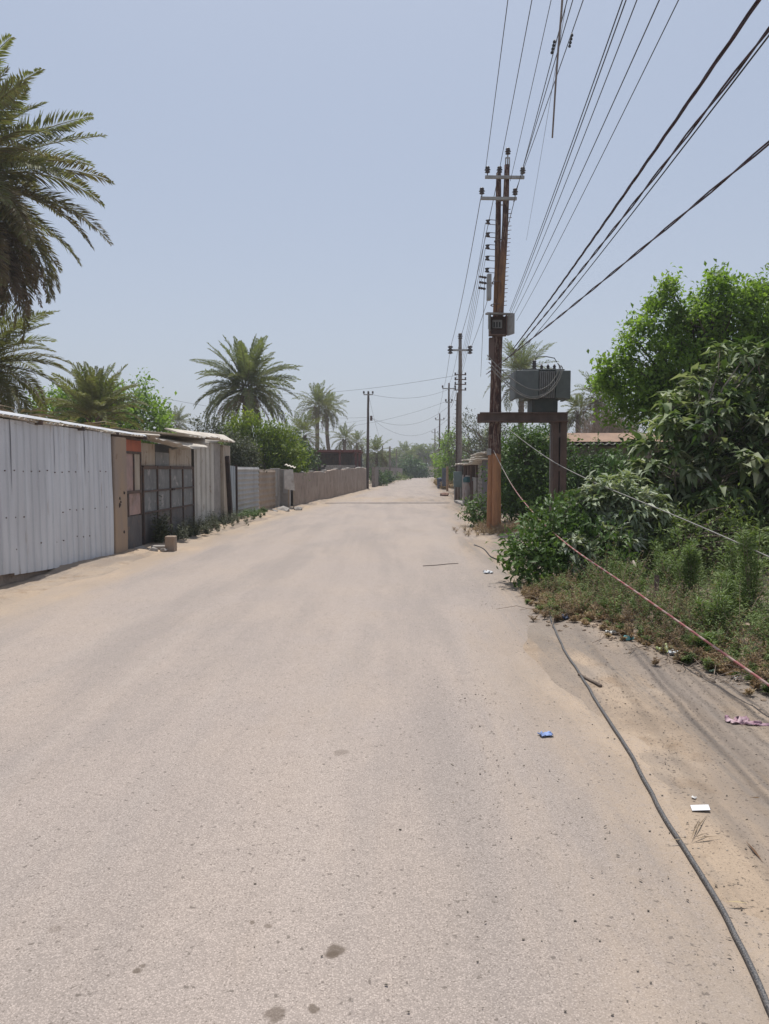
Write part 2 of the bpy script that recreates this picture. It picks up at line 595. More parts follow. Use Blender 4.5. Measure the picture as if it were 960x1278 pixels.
# oil drops with a place of their own
for (u_, v_, rad, st) in ((417, 1187, .040, .8), (343, 1267, .036, .65), (391, 1259, .021, .75), (425, 940, .055, .4), (172, 1213, .018, .75),
                          (415, 1192, .024, .75), (315, 1152, .013, .7), (335, 1156, .016, .6), (178, 1207, .012, .6), (68, 1162, .03, .3)):
    c_w = G(u_, v_)
    vm = nt.nodes.new('ShaderNodeVectorMath')
    vm.operation = 'DISTANCE'
    wob = nt.nodes.new('ShaderNodeVectorMath')
    wob.operation = 'ADD'
    L(nt, v, wob.inputs[0])
    sw = nt.nodes.new('ShaderNodeVectorMath')
    sw.operation = 'SCALE'
    sw.inputs['Scale'].default_value = rad * 1.4
    nz = nt.nodes.new('ShaderNodeTexNoise')
    nz.inputs['Scale'].default_value = 0.6 / rad
    L(nt, v, nz.inputs['Vector'])
    L(nt, nz.outputs['Color'], sw.inputs[0])
    L(nt, sw.outputs[0], wob.inputs[1])
    L(nt, wob.outputs[0], vm.inputs[0])
    vm.inputs[1].default_value = (c_w[0] + rad * .7, c_w[1] + rad * .7, rad * .7)
    col = mixc(nt, math_n(nt, 'MULTIPLY', remap(nt, vm.outputs['Value'], rad * 0.6, rad * 1.08, 1, 0), st), col, (0.105, 0.08, 0.06))
L(nt, col, b.inputs['Base Color'])
b.inputs['Roughness'].default_value = 0.9
b.inputs['Specular IOR Level'].default_value = 0.2
bump(nt, b, math_n(nt, 'ADD', math_n(nt, 'MULTIPLY', vo.outputs['Distance'], -1.0), math_n(nt, 'MULTIPLY', ng, 1.2)), 0.3, 0.004)
ASPH = m
ry = lin((-40, 0, 2), (0, 60, .4), (60, 230, 2))
tt = np.linspace(0, 1, 33)
a0, a1 = xl(ry) - 0.6, xr(ry) + 0.6
rx = a0[:, None] + (a1 - a0)[:, None] * tt[None]
ryy = np.repeat(ry[:, None], 33, 1)
rz = 0.012 * (fbm(rx * .5, ryy * .25, 3)) * 0.5 + 0.004
rp = np.stack([rx, ryy, rz], -1).reshape(-1, 3)
ii = (np.arange(len(ry) - 1)[:, None] * 33 + np.arange(32)[None]).ravel()
quads = np.stack([ii, ii + 1, ii + 34, ii + 33], 1)
road = struct(mesh_obj('road', rp, quads, ASPH, None, True, (0, 0, 0)))
uvl = road.data.uv_layers.new(name='edge')
er = (xr(rp[:, 1]) - rp[:, 0])
el = (rp[:, 0] - xl(rp[:, 1]))
li = quads.ravel()
uvl.data.foreach_set('uv', np.stack([er[li], el[li]], 1).astype(np.float32).ravel())

# patched trench across the road
TAR = M('old tar', (0.10, 0.085, 0.075), (0.2, 0.16, 0.13), 6, bmp=.5)
ps = []
for x in np.linspace(-2.9, 3.2, 60):
    wv = 0.10 + 0.10 * max(0, fbm(x * 1.5, 3.3, 3)) + (0.10 if x > 1.2 else 0)
    yc = 37.6 + 0.05 * x + 0.12 * fbm(x * .7, 8.1, 2)
    ps.append([(x, yc - wv, 0.012), (x, yc - wv * .4, 0.032), (x, yc + wv * .4, 0.032), (x, yc + wv, 0.012)])
struct(MB().grid(ps).build('road_patch', TAR, None, True))
# ------------------------------------------------------------------ vegetation generators
def unit(a):
    return a / (np.linalg.norm(a, axis=-1, keepdims=True) + 1e-9)

def leaf_arrays(pos, axis, up, length, width, fold=0.25, droop=0.15):
    """one five-point folded leaf per row: root, one edge, rib, other edge, tip"""
    axis = unit(axis)
    side = unit(np.cross(axis, up))
    nrm = np.cross(side, axis)
    l, w_ = length[:, None], width[:, None]
    mid = pos + axis * l * 0.5
    tip = pos + axis * l - nrm * l * droop
    a = mid + side * w_ * .5 + nrm * w_ * fold
    b = mid - side * w_ * .5 + nrm * w_ * fold
    v = np.stack([pos, a, mid, b, tip], 1)
    n = len(pos)
    k = (np.arange(n) * 5)[:, None]
    t = np.concatenate([k + [0, 1, 2], k + [0, 2, 3], k + [1, 4, 2], k + [2, 4, 3]], 0)
    return v.reshape(-1, 3), t

class Leaves:
    def __init__(self):
        self.v, self.t, self.r, self.n = [], [], [], 0

    def add(self, v, t, r):
        self.v.append(v)
        self.t.append(t + self.n)
        self.r.append(r)
        self.n += len(v)

    def leaves(self, pos, axis, up, length, width, fold=.25, droop=.15, r=None):
        v, t = leaf_arrays(pos, axis, up, length, width, fold, droop)
        r = nrg.uniform(0, 1, len(pos)) if r is None else r
        self.add(v, t, np.repeat(r, 5))

    def build(self, name, mat, parent=None, loc=None):
        return mesh_obj(name, np.concatenate(self.v), np.concatenate(self.t), mat, parent, False, loc, rndv=np.concatenate(self.r))

def rand_dirs(n, g=nrg):
    d = g.normal(size=(n, 3))
    return unit(d)

def clump_points(ells, n, inner=.45, seed=1, zmin=0.05, lump=0.35):
    """points filling the outer shell of some ellipsoids (centre, radii), with an uneven outline"""
    g = np.random.default_rng(seed)
    vol = np.array([e[1][0] * e[1][1] * e[1][2] for e in ells]) ** .8
    cnt = np.maximum(1, (n * vol / vol.sum()).astype(int))
    out, nor = [], []
    for (c, r), k in zip(ells, cnt):
        d = rand_dirs(k, g)
        rad = g.uniform(inner ** 3, 1, k) ** (1 / 3)
        rad = rad * (1 + lump * fbm(d[:, 0] * 2.2 + c[0] + 5, d[:, 1] * 2.2 + d[:, 2] * 2.7 + c[1], 3))
        p = np.array(c) + d * rad[:, None] * np.array(r)
        out.append(p)
        nor.append(d)
    p, d = np.concatenate(out), np.concatenate(nor)
    k = p[:, 2] > zmin
    return p[k], d[k]

def limbs(mb, base, top, tips, r0, seed, n_main=6, rt=.012, wob=.06):
    """a trunk from base to top and limbs that fork towards groups of tips"""
    g = np.random.default_rng(seed)
    base, top = np.array(base, float), np.array(top, float)
    tt = np.linspace(0, 1, 7)[:, None]
    ln = np.linalg.norm(top - base)
    mids = base + (top - base) * tt + np.concatenate([[[0, 0, 0]], g.normal(size=(5, 3)) * wob * ln * .5, [[0, 0, 0]]])
    mb.tube(mids, np.linspace(r0 * 1.25, r0 * .8, 7), 9)
    ch = tips[g.choice(len(tips), min(n_main, len(tips)), replace=False)]
    asg = np.argmin(np.linalg.norm(tips[:, None] - ch[None], axis=2), 1)
    for i, c in enumerate(ch):
        grp = tips[asg == i]
        cen = grp.mean(0)
        j = top + (cen - top) * .65
        q = np.linspace(0, 1, 6)[:, None]
        bow = np.array([0, 0, .12 * np.linalg.norm(cen - top)])
        path = top + (j - top) * q + bow * (q * (1 - q) * 4) + np.concatenate([[[0, 0, 0]], g.normal(size=(5, 3)) * .03 * ln])
        mb.tube(path, np.linspace(r0 * .6, r0 * .28, 6), 6)
        for e in grp[:14]:
            q = np.linspace(0, 1, 4)[:, None]
            s0 = path[g.integers(2, 6)]
            pp = s0 + (e - s0) * q + np.concatenate([[[0, 0, 0]], g.normal(size=(2, 3)) * .05 * np.linalg.norm(e - s0), [[0, 0, 0]]])
            mb.tube(pp, np.linspace(r0 * .22 + .004, rt * .5, 4), 4)

def tree(name, label, cat, base, trunk_top, ells, nclump, nleaf, ll, lw, sig, lmat, bmat, seed=1, r0=.12, inner=.45,
         lump=.35, outward=.6, gravity=-.1, group=None, extra=None, n_main=6, rosette=False, zmin=.05):
    t = thing(name, label, cat, base, group)
    tips, nor = clump_points(ells, nclump, inner, seed, zmin, lump)
    if extra is not None:
        tips = np.concatenate([tips, extra])
        nor = np.concatenate([nor, np.tile([[0, 0, 1.0]], (len(extra), 1))])
    g = np.random.default_rng(seed + 50)
    mb = MB()
    limbs(mb, base, trunk_top, tips, r0, seed, n_main)
    mb.build('trunk', bmat, t, True)
    lv = Leaves()
    n = len(tips) * nleaf
    k = np.repeat(np.arange(len(tips)), nleaf)
    cr = np.repeat(np.clip(g.normal(.5, .2, len(tips)), 0, 1), nleaf)
    if rosette:
        pos = tips[k] + g.normal(size=(n, 3)) * sig * .35
        az = g.uniform(0, 2 * math.pi, n)
        el = g.normal(.05, .45, n)
        ax = np.stack([np.cos(az) * np.cos(el), np.sin(az) * np.cos(el), np.sin(el)], 1) + nor[k] * outward + [0, 0, gravity]
        up = np.array([[0, 0, 1.0]]) + g.normal(size=(n, 3)) * .25
        drp = .35
    else:
        pos = tips[k] + g.normal(size=(n, 3)) * sig
        ax = nor[k] * outward + g.normal(size=(n, 3)) * .75 + [0, 0, gravity]
        up = unit(np.array([[0, 0, .8]]) + nor[k] * .4 + g.normal(size=(n, 3)) * .55)
        drp = .15
    s = g.uniform(.5, 1.35, n)
    ok = pos[:, 2] > zmin
    lv.leaves(pos[ok], ax[ok], up[ok], ll * s[ok], lw * s[ok], .22, drp, np.clip(cr + g.normal(0, .22, n), 0, 1)[ok])
    lv.build('crown', lmat, t)
    return t

def frond(lv, mb, start, az, el0, Ln, droop, nl, lmax, lw, g, twist=0.0, rr=.022, rval=None, vee=.45):
    """one feather leaf: an arching rib with two rows of leaflets"""
    s = np.linspace(0, 1, nl)
    ang = el0 - droop * s ** 1.4
    ds = Ln / nl
    h = np.array([math.cos(az), math.sin(az), 0.0])
    sd_ = np.array([-math.sin(az), math.cos(az), 0.0])
    bend = twist * s ** 2
    tan = np.cos(ang)[:, None] * (np.cos(bend)[:, None] * h + np.sin(bend)[:, None] * sd_) + np.sin(ang)[:, None] * np.array([0, 0, 1.0])
    pts = np.array(start) + np.cumsum(tan * ds, 0)
    if mb is not None:
        step = max(1, nl // 9)
        q = np.concatenate([pts[::step], pts[-1:]])
        mb.tube(q, np.linspace(rr, rr * .2, len(q)), 4)
    side = unit(np.cross(tan, np.array([0, 0, 1.0]) + h * 1e-3))
    nrm = np.cross(side, tan)
    roll = g.normal(0, .35)
    side, nrm = side * math.cos(roll) + nrm * math.sin(roll), nrm * math.cos(roll) - side * math.sin(roll)
    k = s > .13
    for sg in (1, -1):
        m = k.sum()
        prof = lmax * np.clip(np.sin(math.pi * (.16 + .80 * s[k])), .12, 1) ** .8 * g.uniform(.82, 1.12, m)
        fwd = .55 + .55 * s[k] + g.normal(0, .12, m)
        ax = tan[k] * fwd[:, None] + side[k] * sg + nrm[k] * (vee + g.normal(0, .2, m))[:, None]
        ax = unit(ax) + np.array([0, 0, -.12])
        up = nrm[k] + g.normal(size=(m, 3)) * .35
        r = np.clip((rval if rval is not None else .5) + g.normal(0, .15, m), 0, 1)
        lv.leaves(pts[k], ax, up, prof, np.full(m, lw), .18, .14, r)
    return pts

def palm(name, label, crown, base_z, nfr, Ln, nl, lmax, lw, seed, group=None, el=(1.45, -.75), droop=(.35, 1.25), trunk=True, r0=.2,
         dead=0, lmat=None, pow_=1.0, azr=None, lean=0.0, brown=.75):
    g = np.random.default_rng(seed)
    c = np.array(crown, float)
    base = np.array([c[0] + lean, c[1], base_z])
    t = thing(name, label, 'palm tree', base, group)
    mb = MB()
    if trunk:
        nseg = max(6, int((c[2] - base_z) / .14))
        q = np.linspace(0, 1, nseg)
        path = base + (c - [0, 0, .1] - base) * q[:, None]
        path[:, 0] -= lean * .35 * np.sin(q * math.pi)
        rad = r0 * (1.12 - .22 * q + .16 * (np.arange(nseg) % 2)) * (1 + .5 * np.exp(-q * 9))
        mb.tube(path, rad, 10)
        for i in range(70 if Ln > 2.5 else 20):   # cut frond stubs under the crown
            z = g.uniform(0, 1) ** 2
            a = g.uniform(0, 6.28)
            p0 = c - [0, 0, .05 + z * 1.3] + r0 * .7 * np.array([math.cos(a), math.sin(a), 0])
            mb.beam(p0, p0 + np.array([math.cos(a) * .22, math.sin(a) * .22, .2]), .09, .04)
        mb.build('trunk', BARK_PALM, t)
    lv, ribs = Leaves(), MB()
    for i in range(nfr):
        f = ((i + .5) / nfr) ** pow_
        e = el[0] + (el[1] - el[0]) * f + g.normal(0, .10)
        az = i * 2.39996 + g.normal(0, .25)
        if azr is not None:
            az = g.uniform(*azr)
        dr = droop[0] + (droop[1] - droop[0]) * min(1, f * 1.5) + g.normal(0, .12)
        frond(lv, ribs, c + np.array([math.cos(az), math.sin(az), 0]) * r0 * .5 + [0, 0, .25 * (1 - f)], az, e, Ln * g.uniform(.85, 1.08) * (1 - .12 * (f < .12)),
              max(.1, dr), nl, lmax, lw, g, g.normal(0, .25), .006 * Ln + .003, np.clip(.62 - brown * f + g.normal(0, .1), 0, 1))
    lv.build('crown', lmat or PALM_LEAF, t)
    ribs.build('frond_ribs', PALM_RIB, t, True)
    if dead:
        lv2 = Leaves()
        for i in range(dead):
            az = i * 2.39996 * 1.3
            frond(lv2, None, c + [0, 0, -.25], az, -.62 + g.normal(0, .22), Ln * g.uniform(.62, .95), .8, nl, lmax * .8, lw, g, 0, .02, g.uniform(0, 1))
        lv2.build('dead_fronds', PALM_DEAD, t)
    return t

def stem_plant(lv, mb, base, h, g, nst=6, spread=.35, ll=.06, lw=.018, per=40, narrow=True, r=.004):
    for i in range(nst):
        a = g.uniform(0, 6.28)
        lean = np.array([math.cos(a), math.sin(a), 0]) * spread * g.uniform(.1, 1) * h
        q = np.linspace(0, 1, 5)[:, None]
        hh = h * g.uniform(.6, 1.05)
        path = np.array(base) + lean * q ** 1.5 + np.array([0, 0, hh]) * q
        if mb is not None:
            mb.tube(path, np.linspace(r, r * .4, 5), 4, False)
        s = g.uniform(.08, 1, per)
        p = np.array(base) + lean * s[:, None] ** 1.5 + np.array([0, 0, hh]) * s[:, None]
        az = g.uniform(0, 6.28, per)
        ax = np.stack([np.cos(az), np.sin(az), g.uniform(.2, .9, per)], 1)
        sz = g.uniform(.6, 1.2, per) * (1.15 - .6 * s)
        up = np.array([[0, 0, 1.0]]) + g.normal(size=(per, 3)) * .4
        lv.leaves(p, ax, up, ll * sz, lw * sz, .15, .15, np.clip(g.uniform(0, 1) * .5 + g.uniform(0, .5, per), 0, 1))

BARK = M('bark', (0.17, 0.13, 0.10), (0.09, 0.07, 0.055), 9, (3, 3, .6), bmp=.7, bdist=.02)
BARK_PALE = M('pale bark', (0.36, 0.31, 0.26), (0.22, 0.18, 0.15), 12, (3, 3, .8), bmp=.4)
BARK_PALM = M('palm bark', (0.21, 0.16, 0.12), (0.10, 0.075, 0.055), 10, (1, 1, 2), bmp=.8, bdist=.03)
PALM_LEAF = leaf_mat('palm leaf', [(0.135, 0.10, 0.058), (0.14, 0.15, 0.066), (0.225, 0.24, 0.10)], .3, .6, spec=.2)
PALM_FAR = leaf_mat('dusty palm leaf', [(0.115, 0.112, 0.06), (0.14, 0.165, 0.075), (0.20, 0.225, 0.105)], .3, .6, spec=.2)
PALM_DEAD = leaf_mat('dead palm leaf', [(0.10, 0.07, 0.045), (0.16, 0.115, 0.07), (0.22, 0.17, 0.11)], .1, .7)
PALM_RIB = M('palm rib', (0.20, 0.19, 0.08), (0.15, 0.13, 0.06), 8, bmp=0)
LEAF_BRIGHT = leaf_mat("bright leaf", [(0.095, 0.15, 0.028), (0.145, 0.23, 0.042), (0.21, 0.30, 0.07)], .45, .5)
LEAF_LIME = leaf_mat('yellow green leaf', [(0.06, 0.10, 0.014), (0.13, 0.185, 0.024), (0.22, 0.255, 0.04)], .36, .5)
LEAF_DUSTY = leaf_mat('dusty fig leaf', [(0.05, 0.085, 0.024), (0.125, 0.165, 0.065), (0.36, 0.37, 0.26)], .25, .62, (1.2, 1.4, .6), .25)
LEAF_SILVER = leaf_mat('silver dusty leaf', [(0.12, 0.16, 0.08), (0.23, 0.27, 0.17), (0.38, 0.40, 0.31)], .2, .65)
LEAF_DARK = leaf_mat('dark leaf', [(0.028, 0.058, 0.014), (0.05, 0.10, 0.022), (0.09, 0.155, 0.035)], .2, .5)
LEAF_MID = leaf_mat('mid green leaf', [(0.045, 0.085, 0.018), (0.075, 0.135, 0.03), (0.12, 0.19, 0.05)], .22, .5)
LEAF_OLIVE = leaf_mat('grey olive leaf', [(0.05, 0.058, 0.035), (0.08, 0.09, 0.055), (0.12, 0.13, 0.08)], .12, .6)
LEAF_DRY = leaf_mat("dry weed", [(0.13, 0.07, 0.04), (0.26, 0.17, 0.095), (0.44, 0.36, 0.22)], .15, .8)
LEAF_WEED = leaf_mat("green weed", [(0.075, 0.105, 0.03), (0.125, 0.175, 0.052), (0.21, 0.26, 0.095)], .2, .65)
LEAF_FEATHER = leaf_mat('feathery leaf', [(0.085, 0.125, 0.04), (0.13, 0.19, 0.055), (0.20, 0.26, 0.09)], .25, .6)
TWIG = M('dry twig', (0.30, 0.235, 0.18), (0.2, 0.15, 0.11), 20, bmp=0)
# ------------------------------------------------------------------ materials of built things
WHITE_SHEET = M('white sheet metal', (0.61, 0.62, 0.645), (0.50, 0.505, 0.525), 1.5, (1, 1.6, .25), .55, 0.0, .15, .004, 90, (0.29, 0.205, 0.15), 3.0, .60, .74, (1, 2.5, .28), .35)
GREY_SHEET = M('grey sheet metal', (0.36, 0.35, 0.335), (0.28, 0.27, 0.26), 1.6, (1, 1, .4), .55, 0, .1, .003, 100, (0.22, 0.15, 0.10), 3, .62, .74, (1, 1, .3))
TAN_SHEET = M('tan sheet metal', (0.34, 0.265, 0.20), (0.26, 0.20, 0.15), 1.8, (1, 1, .6), .6, 0, .15, .003, 100, (0.18, 0.11, 0.07), 3, .58, .72)
BLUE_SHEET = M('pale blue sheet metal', (0.36, 0.40, 0.42), (0.30, 0.33, 0.35), 2, (1, 1, .4), .55, 0, .1)
ROOF_SHEET = M('weathered roof sheet', (0.55, 0.50, 0.43), (0.42, 0.37, 0.31), 2, (1, 1, 1), .7, 0, .15, .004, 90, (0.27, 0.18, 0.12), 2.5, .58, .72)
PILLAR = M('plastered pillar', (0.36, 0.26, 0.18), (0.29, 0.23, 0.19), 2.2, (1, 1, .5), .9, 0, .6, .012, 45, (0.14, 0.08, 0.05), 3.2, .62, .70)
ORANGE = M('orange red paint', (0.42, 0.12, 0.06), (0.33, 0.10, 0.06), 3, rough=.7, stain=(0.2, 0.1, 0.07))
PINK = M('faded pink panel', (0.40, 0.27, 0.235), (0.30, 0.22, 0.20), 4, rough=.75, stain=(0.24, 0.165, 0.125), st_lo=.5, st_hi=.68)
GATE_GREY = M('grey gate panel', (0.21, 0.21, 0.205), (0.14, 0.14, 0.14), 3, (1, 1, .6), .7, 0, .3, .006, 60, (0.34, 0.32, 0.30), 4, .53, .66)
GATE_DARK = M('dark gate sheet', (0.15, 0.135, 0.13), (0.095, 0.088, 0.086), 2.5, (1, 1, .4), .7, 0, .3, .006, 60, (0.20, 0.14, 0.105), 3, .52, .66)
FRAME = M('rusty gate frame', (0.075, 0.06, 0.055), (0.12, 0.075, 0.055), 7, rough=.75)
BOARD = M('pale weathered board', (0.44, 0.38, 0.31), (0.34, 0.28, 0.22), 3, (4, 4, .4), .85, 0, .4, .006, 50, (0.21, 0.145, 0.10), 2.5, .52, .70)
CONC = M('grey concrete', (0.32, 0.295, 0.27), (0.25, 0.23, 0.21), 3, rough=.92, bmp=.5, bdist=.01, stain=(0.18, 0.15, 0.125), st_lo=.6, st_hi=.72)
DARKPOST = M('burnt post', (0.035, 0.028, 0.026), (0.06, 0.04, 0.035), 6, bmp=.5)
MUD = M('mud wall', (0.34, 0.27, 0.22), (0.27, 0.21, 0.17), 1.1, (1, 1, 1), .95, 0, .8, .025, 22, (0.20, 0.155, 0.125), 2.2, .5, .66, (1, 1, .7))
REDROOF = M('dark red roof sheet', (0.16, 0.06, 0.05), (0.11, 0.05, 0.045), 3, rough=.7)
BRICK = M('rough grey masonry', (0.24, 0.20, 0.175), (0.16, 0.135, 0.12), 6, rough=.95, bmp=.7, bdist=.02)
STEELRUST = M('rusty steel', (0.115, 0.062, 0.045), (0.065, 0.04, 0.034), 5, (1, 1, .4), .8, 0, .4, .006, 40, (0.26, 0.16, 0.11), 6, .63, .72, (2, 2, .35))
STEELDARK = M('dark brown steel', (0.15, 0.098, 0.08), (0.095, 0.066, 0.056), 4, (1, 1, .4), .75, 0, .3, stain=(0.17, 0.10, 0.07), st_lo=.6, st_hi=.72)
GALV = M('grey galvanised steel', (0.33, 0.325, 0.315), (0.25, 0.24, 0.23), 6, rough=.6, stain=(0.2, 0.13, 0.09), st_scale=5, st_lo=.62, st_hi=.75)
POLEGREY = M('grey brown pole', (0.22, 0.19, 0.17), (0.16, 0.13, 0.115), 5, (1, 1, .3), .8, stain=(0.13, 0.075, 0.05))
POLEBROWN = M('dark brown pole', (0.10, 0.07, 0.055), (0.075, 0.055, 0.05), 5, (1, 1, .3), .8)
PORC = M('brown glazed porcelain', (0.055, 0.035, 0.032), (0.04, 0.03, 0.03), 8, rough=.3, bmp=0, spec=.5)
TRAFO = M('green grey transformer paint', (0.135, 0.145, 0.141), (0.11, 0.118, 0.115), 3, rough=.5, bmp=.05, stain=(0.13, 0.11, 0.09), st_lo=.64, st_hi=.76)
TRAFO_D = M('dark steel and fin gap shade', (0.045, 0.05, 0.048), (0.06, 0.06, 0.055), 4, rough=.6, bmp=.05)
CABLE = M('black cable sheath', (0.025, 0.025, 0.027), (0.04, 0.038, 0.036), 8, rough=.6, bmp=0)
CABLE_P = M('plum cable sheath', (0.065, 0.035, 0.045), (0.04, 0.028, 0.034), 8, rough=.6, bmp=0)
CABLE_G = M('grey dusty cable', (0.27, 0.255, 0.235), (0.20, 0.19, 0.175), 10, rough=.7, bmp=0)
WIRE = M('weathered conductor', (0.075, 0.075, 0.085), (0.05, 0.05, 0.055), 8, rough=.5, bmp=0)

def corrugated(a, b, z0a, z1a, z0b, z1b, pitch=.2, depth=.025, flat=.62, nz=2, wob=0.0, seed=0):
    """upright ribbed sheet from a to b (x, y); bottom and top heights at both ends"""
    a, b = np.array(a, float), np.array(b, float)
    ln = np.linalg.norm(b - a)
    d = (b - a) / ln
    nrm = np.array([d[1], -d[0]])
    s = [0.0]
    k = int(ln / pitch)
    hh = []
    xs, hs = [], []
    for i in range(k + 1):
        x0 = i * pitch
        for fx, fh in ((0, 0), (flat, 0), (flat + .08, 1), (.92, 1)):
            x = x0 + fx * pitch
            if x <= ln:
                xs.append(x)
                hs.append(fh * depth)
    xs.append(ln)
    hs.append(0)
    rows = []
    for j in range(nz + 1):
        q = j / nz
        row = []
        for x, h in zip(xs, hs):
            t = x / ln
            z = (z0a + (z0b - z0a) * t) * (1 - q) + (z1a + (z1b - z1a) * t) * q
            h2 = h + wob * float(fbm(x * 1.2 + seed, z * .9 + seed, 3))
            p = a + d * x + nrm * h2
            row.append((p[0], p[1], z))
        rows.append(row)
    return rows

def roof_rows(e0, e1, back, pitch=.18, amp=.022, sag=None, nrow=5, edge_wob=.0, seed=0):
    """wavy roof sheet: eave from e0 to e1 (3-D), running back by the vector"""
    e0, e1, back = np.array(e0, float), np.array(e1, float), np.array(back, float)
    ln = np.linalg.norm(e1 - e0)
    n = max(4, int(ln / pitch) * 8)
    rows = []
    for j in range(nrow + 1):
        q = j / nrow
        row = []
        for i in range(n + 1):
            t = i / n
            jag = edge_wob * float(fbm(t * ln * 2.1 + seed, 3.3, 3)) if j == 0 else 0
            p = e0 + (e1 - e0) * t + back * (q - jag)
            p = p + np.array([0, 0, amp * math.cos(t * ln / pitch * 2 * math.pi)])
            if sag is not None:
                p = p + np.array(sag(t, q))
            row.append(p)
        rows.append(row)
    return rows

# ------------------------------------------------------------------ the long white shed
def shx(y): return -5.3 + (y - 10.6) * .065
WA, WB = (shx(7.0), 7.0), (shx(14.3), 14.3)
zt = lambda y: 2.36 - (y - 10.6) * .012
t = thing('sheet_metal_shed', 'long shed clad in dusty white ribbed sheet metal beside the road', 'shed', (-6.5, 10.6, 0))
cuts = [7.0, 8.3, 9.62, 10.9, 12.15, 13.2, 14.3]
wl = None
for k in range(6):          # overlapping sheets, each hung a little differently
    ya_, yb_ = cuts[k], cuts[k + 1] + (.05 if k < 5 else 0)
    zb_ = lambda y: .38 - (y - 7) * .052
    o_ = .003 * (k % 2) + .002 * rnd.uniform(-1, 1)
    dz = rnd.uniform(-.025, .025)
    mb = MB()
    mb.grid(corrugated((shx(yb_) + o_, yb_), (shx(ya_) + o_, ya_), zb_(yb_) + dz, zt(yb_), zb_(ya_) + dz + rnd.uniform(-.01, .01), zt(ya_), .20, .020, nz=12, wob=.014, seed=1.3))
    ws = mb.build('wall_sheet', WHITE_SHEET, t, False, solid=.003)
    wl = wl or ws
for k, y in enumerate(np.arange(7.2, 14.2, .235)):
    for zz_, pr in ((1.62, .9), (.98, .6), (.52, .25)):
        if rnd.random() < pr:
            zz2 = zz_ + rnd.uniform(-.02, .02)
            MB().lathe((shx(y) + .0, y, zz2), [(.010, 0), (.010, .012), (.005, .018)], 7, (1, 0, 0)).build('screw', STEELRUST, wl)
mb = MB()
mb.wall((shx(7) - .06, 7.0), (shx(14.3) - .06, 14.3), -.2, .40, -.12, .40, .02)
mb.build('plinth', MUD, t)
mb = MB()
mb.box(-9.6, -5.62, 6.96, 7.0, -.1, 2.55)
mb.box(-9.6, -5.18, 14.22, 14.27, -.1, 2.28)
mb.box(-9.64, -9.6, 6.96, 14.27, -.1, 2.6)
mb.build('rear_wall', GREY_SHEET, t)
e0, e1 = (shx(6.8) + .13, 6.8, zt(6.8) + .035), (-4.93, 16.25, 2.31)
mb = MB()
mb.grid(roof_rows(e1, e0, (-4.7, 0, .20), .15, .016, lambda t, q: (0, 0, .012 * math.sin(t * 23)), 6, .012))
mb.build('roof', ROOF_SHEET, t, True, solid=.004)
mb = MB()
mb.hexa([(shx(6.8) + .125, 6.8, zt(6.8) + .06), (-4.925, 16.2, 2.335), (-4.915, 16.2, 2.332), (shx(6.8) + .135, 6.8, zt(6.8) + .057),
         (shx(6.8) + .085, 6.8, zt(6.8) + .10), (-4.965, 16.2, 2.365), (-4.955, 16.2, 2.37), (shx(6.8) + .095, 6.8, zt(6.8) + .105)])
mb.build('sun_catch_trim', WHITE_SHEET, t)  # strip added along the eave, tilted to catch sun as a bright line
mb = MB()
mb.beam((shx(7) - .02, 7.0, zt(7) - .035), (-5.08, 16.0, 2.27), .06, .05)
for y in np.arange(7.4, 16, 1.4):
    mb.beam((shx(y) + .1, y, zt(y) - .0), (-9.5, y, zt(y) + .14), .05, .06)
mb.build('roof_beam', FRAME, t)
# dry palm thatch heaped on the roof
lv = Leaves()
g = np.random.default_rng(5)
n = 2600
p = np.stack([g.uniform(-8.6, -5.7, n), g.uniform(7.5, 17.2, n), np.zeros(n)], 1)
p[:, 2] = 2.40 - (p[:, 1] - 10.6) * .012 + (-5.2 - p[:, 0]) * .045 + g.uniform(0, 1, n) * (.10 + .14 * np.clip(fbm(p[:, 0] * .6, p[:, 1] * .4, 2) + .3, 0, 1))
az = g.uniform(0, 6.28, n)
lv.leaves(p, np.stack([np.cos(az), np.sin(az), g.normal(0, .12, n)], 1), np.array([[0, 0, 1.0]]) + g.normal(size=(n, 3)) * .5, g.uniform(.3, .9, n), g.uniform(.02, .05, n))
o = lv.build('dry_thatch', PALM_DEAD)
stuff(o, 'brown dry palm litter heaped on the long shed roof', 'thatch')

# plastered pillar with holes
t = tag(MB().box(-5.42, -5.02, 14.34, 15.02, -.15, 2.27).build('plaster_pillar', PILLAR, bevel=.025),
        'brown plastered pillar with dark holes beside the white shed', 'pillar')
mb = MB()
for (y, z, s) in ((14.82, 1.20, .04), (14.58, 1.10, .035), (14.56, .98, .05), (14.62, 1.04, .025), (14.78, .45, .04)):
    mb.rock((-5.018, y, z), (.02, s, s * 1.1), int(y * 100))
mb.build('hole', DARKPOST, t)

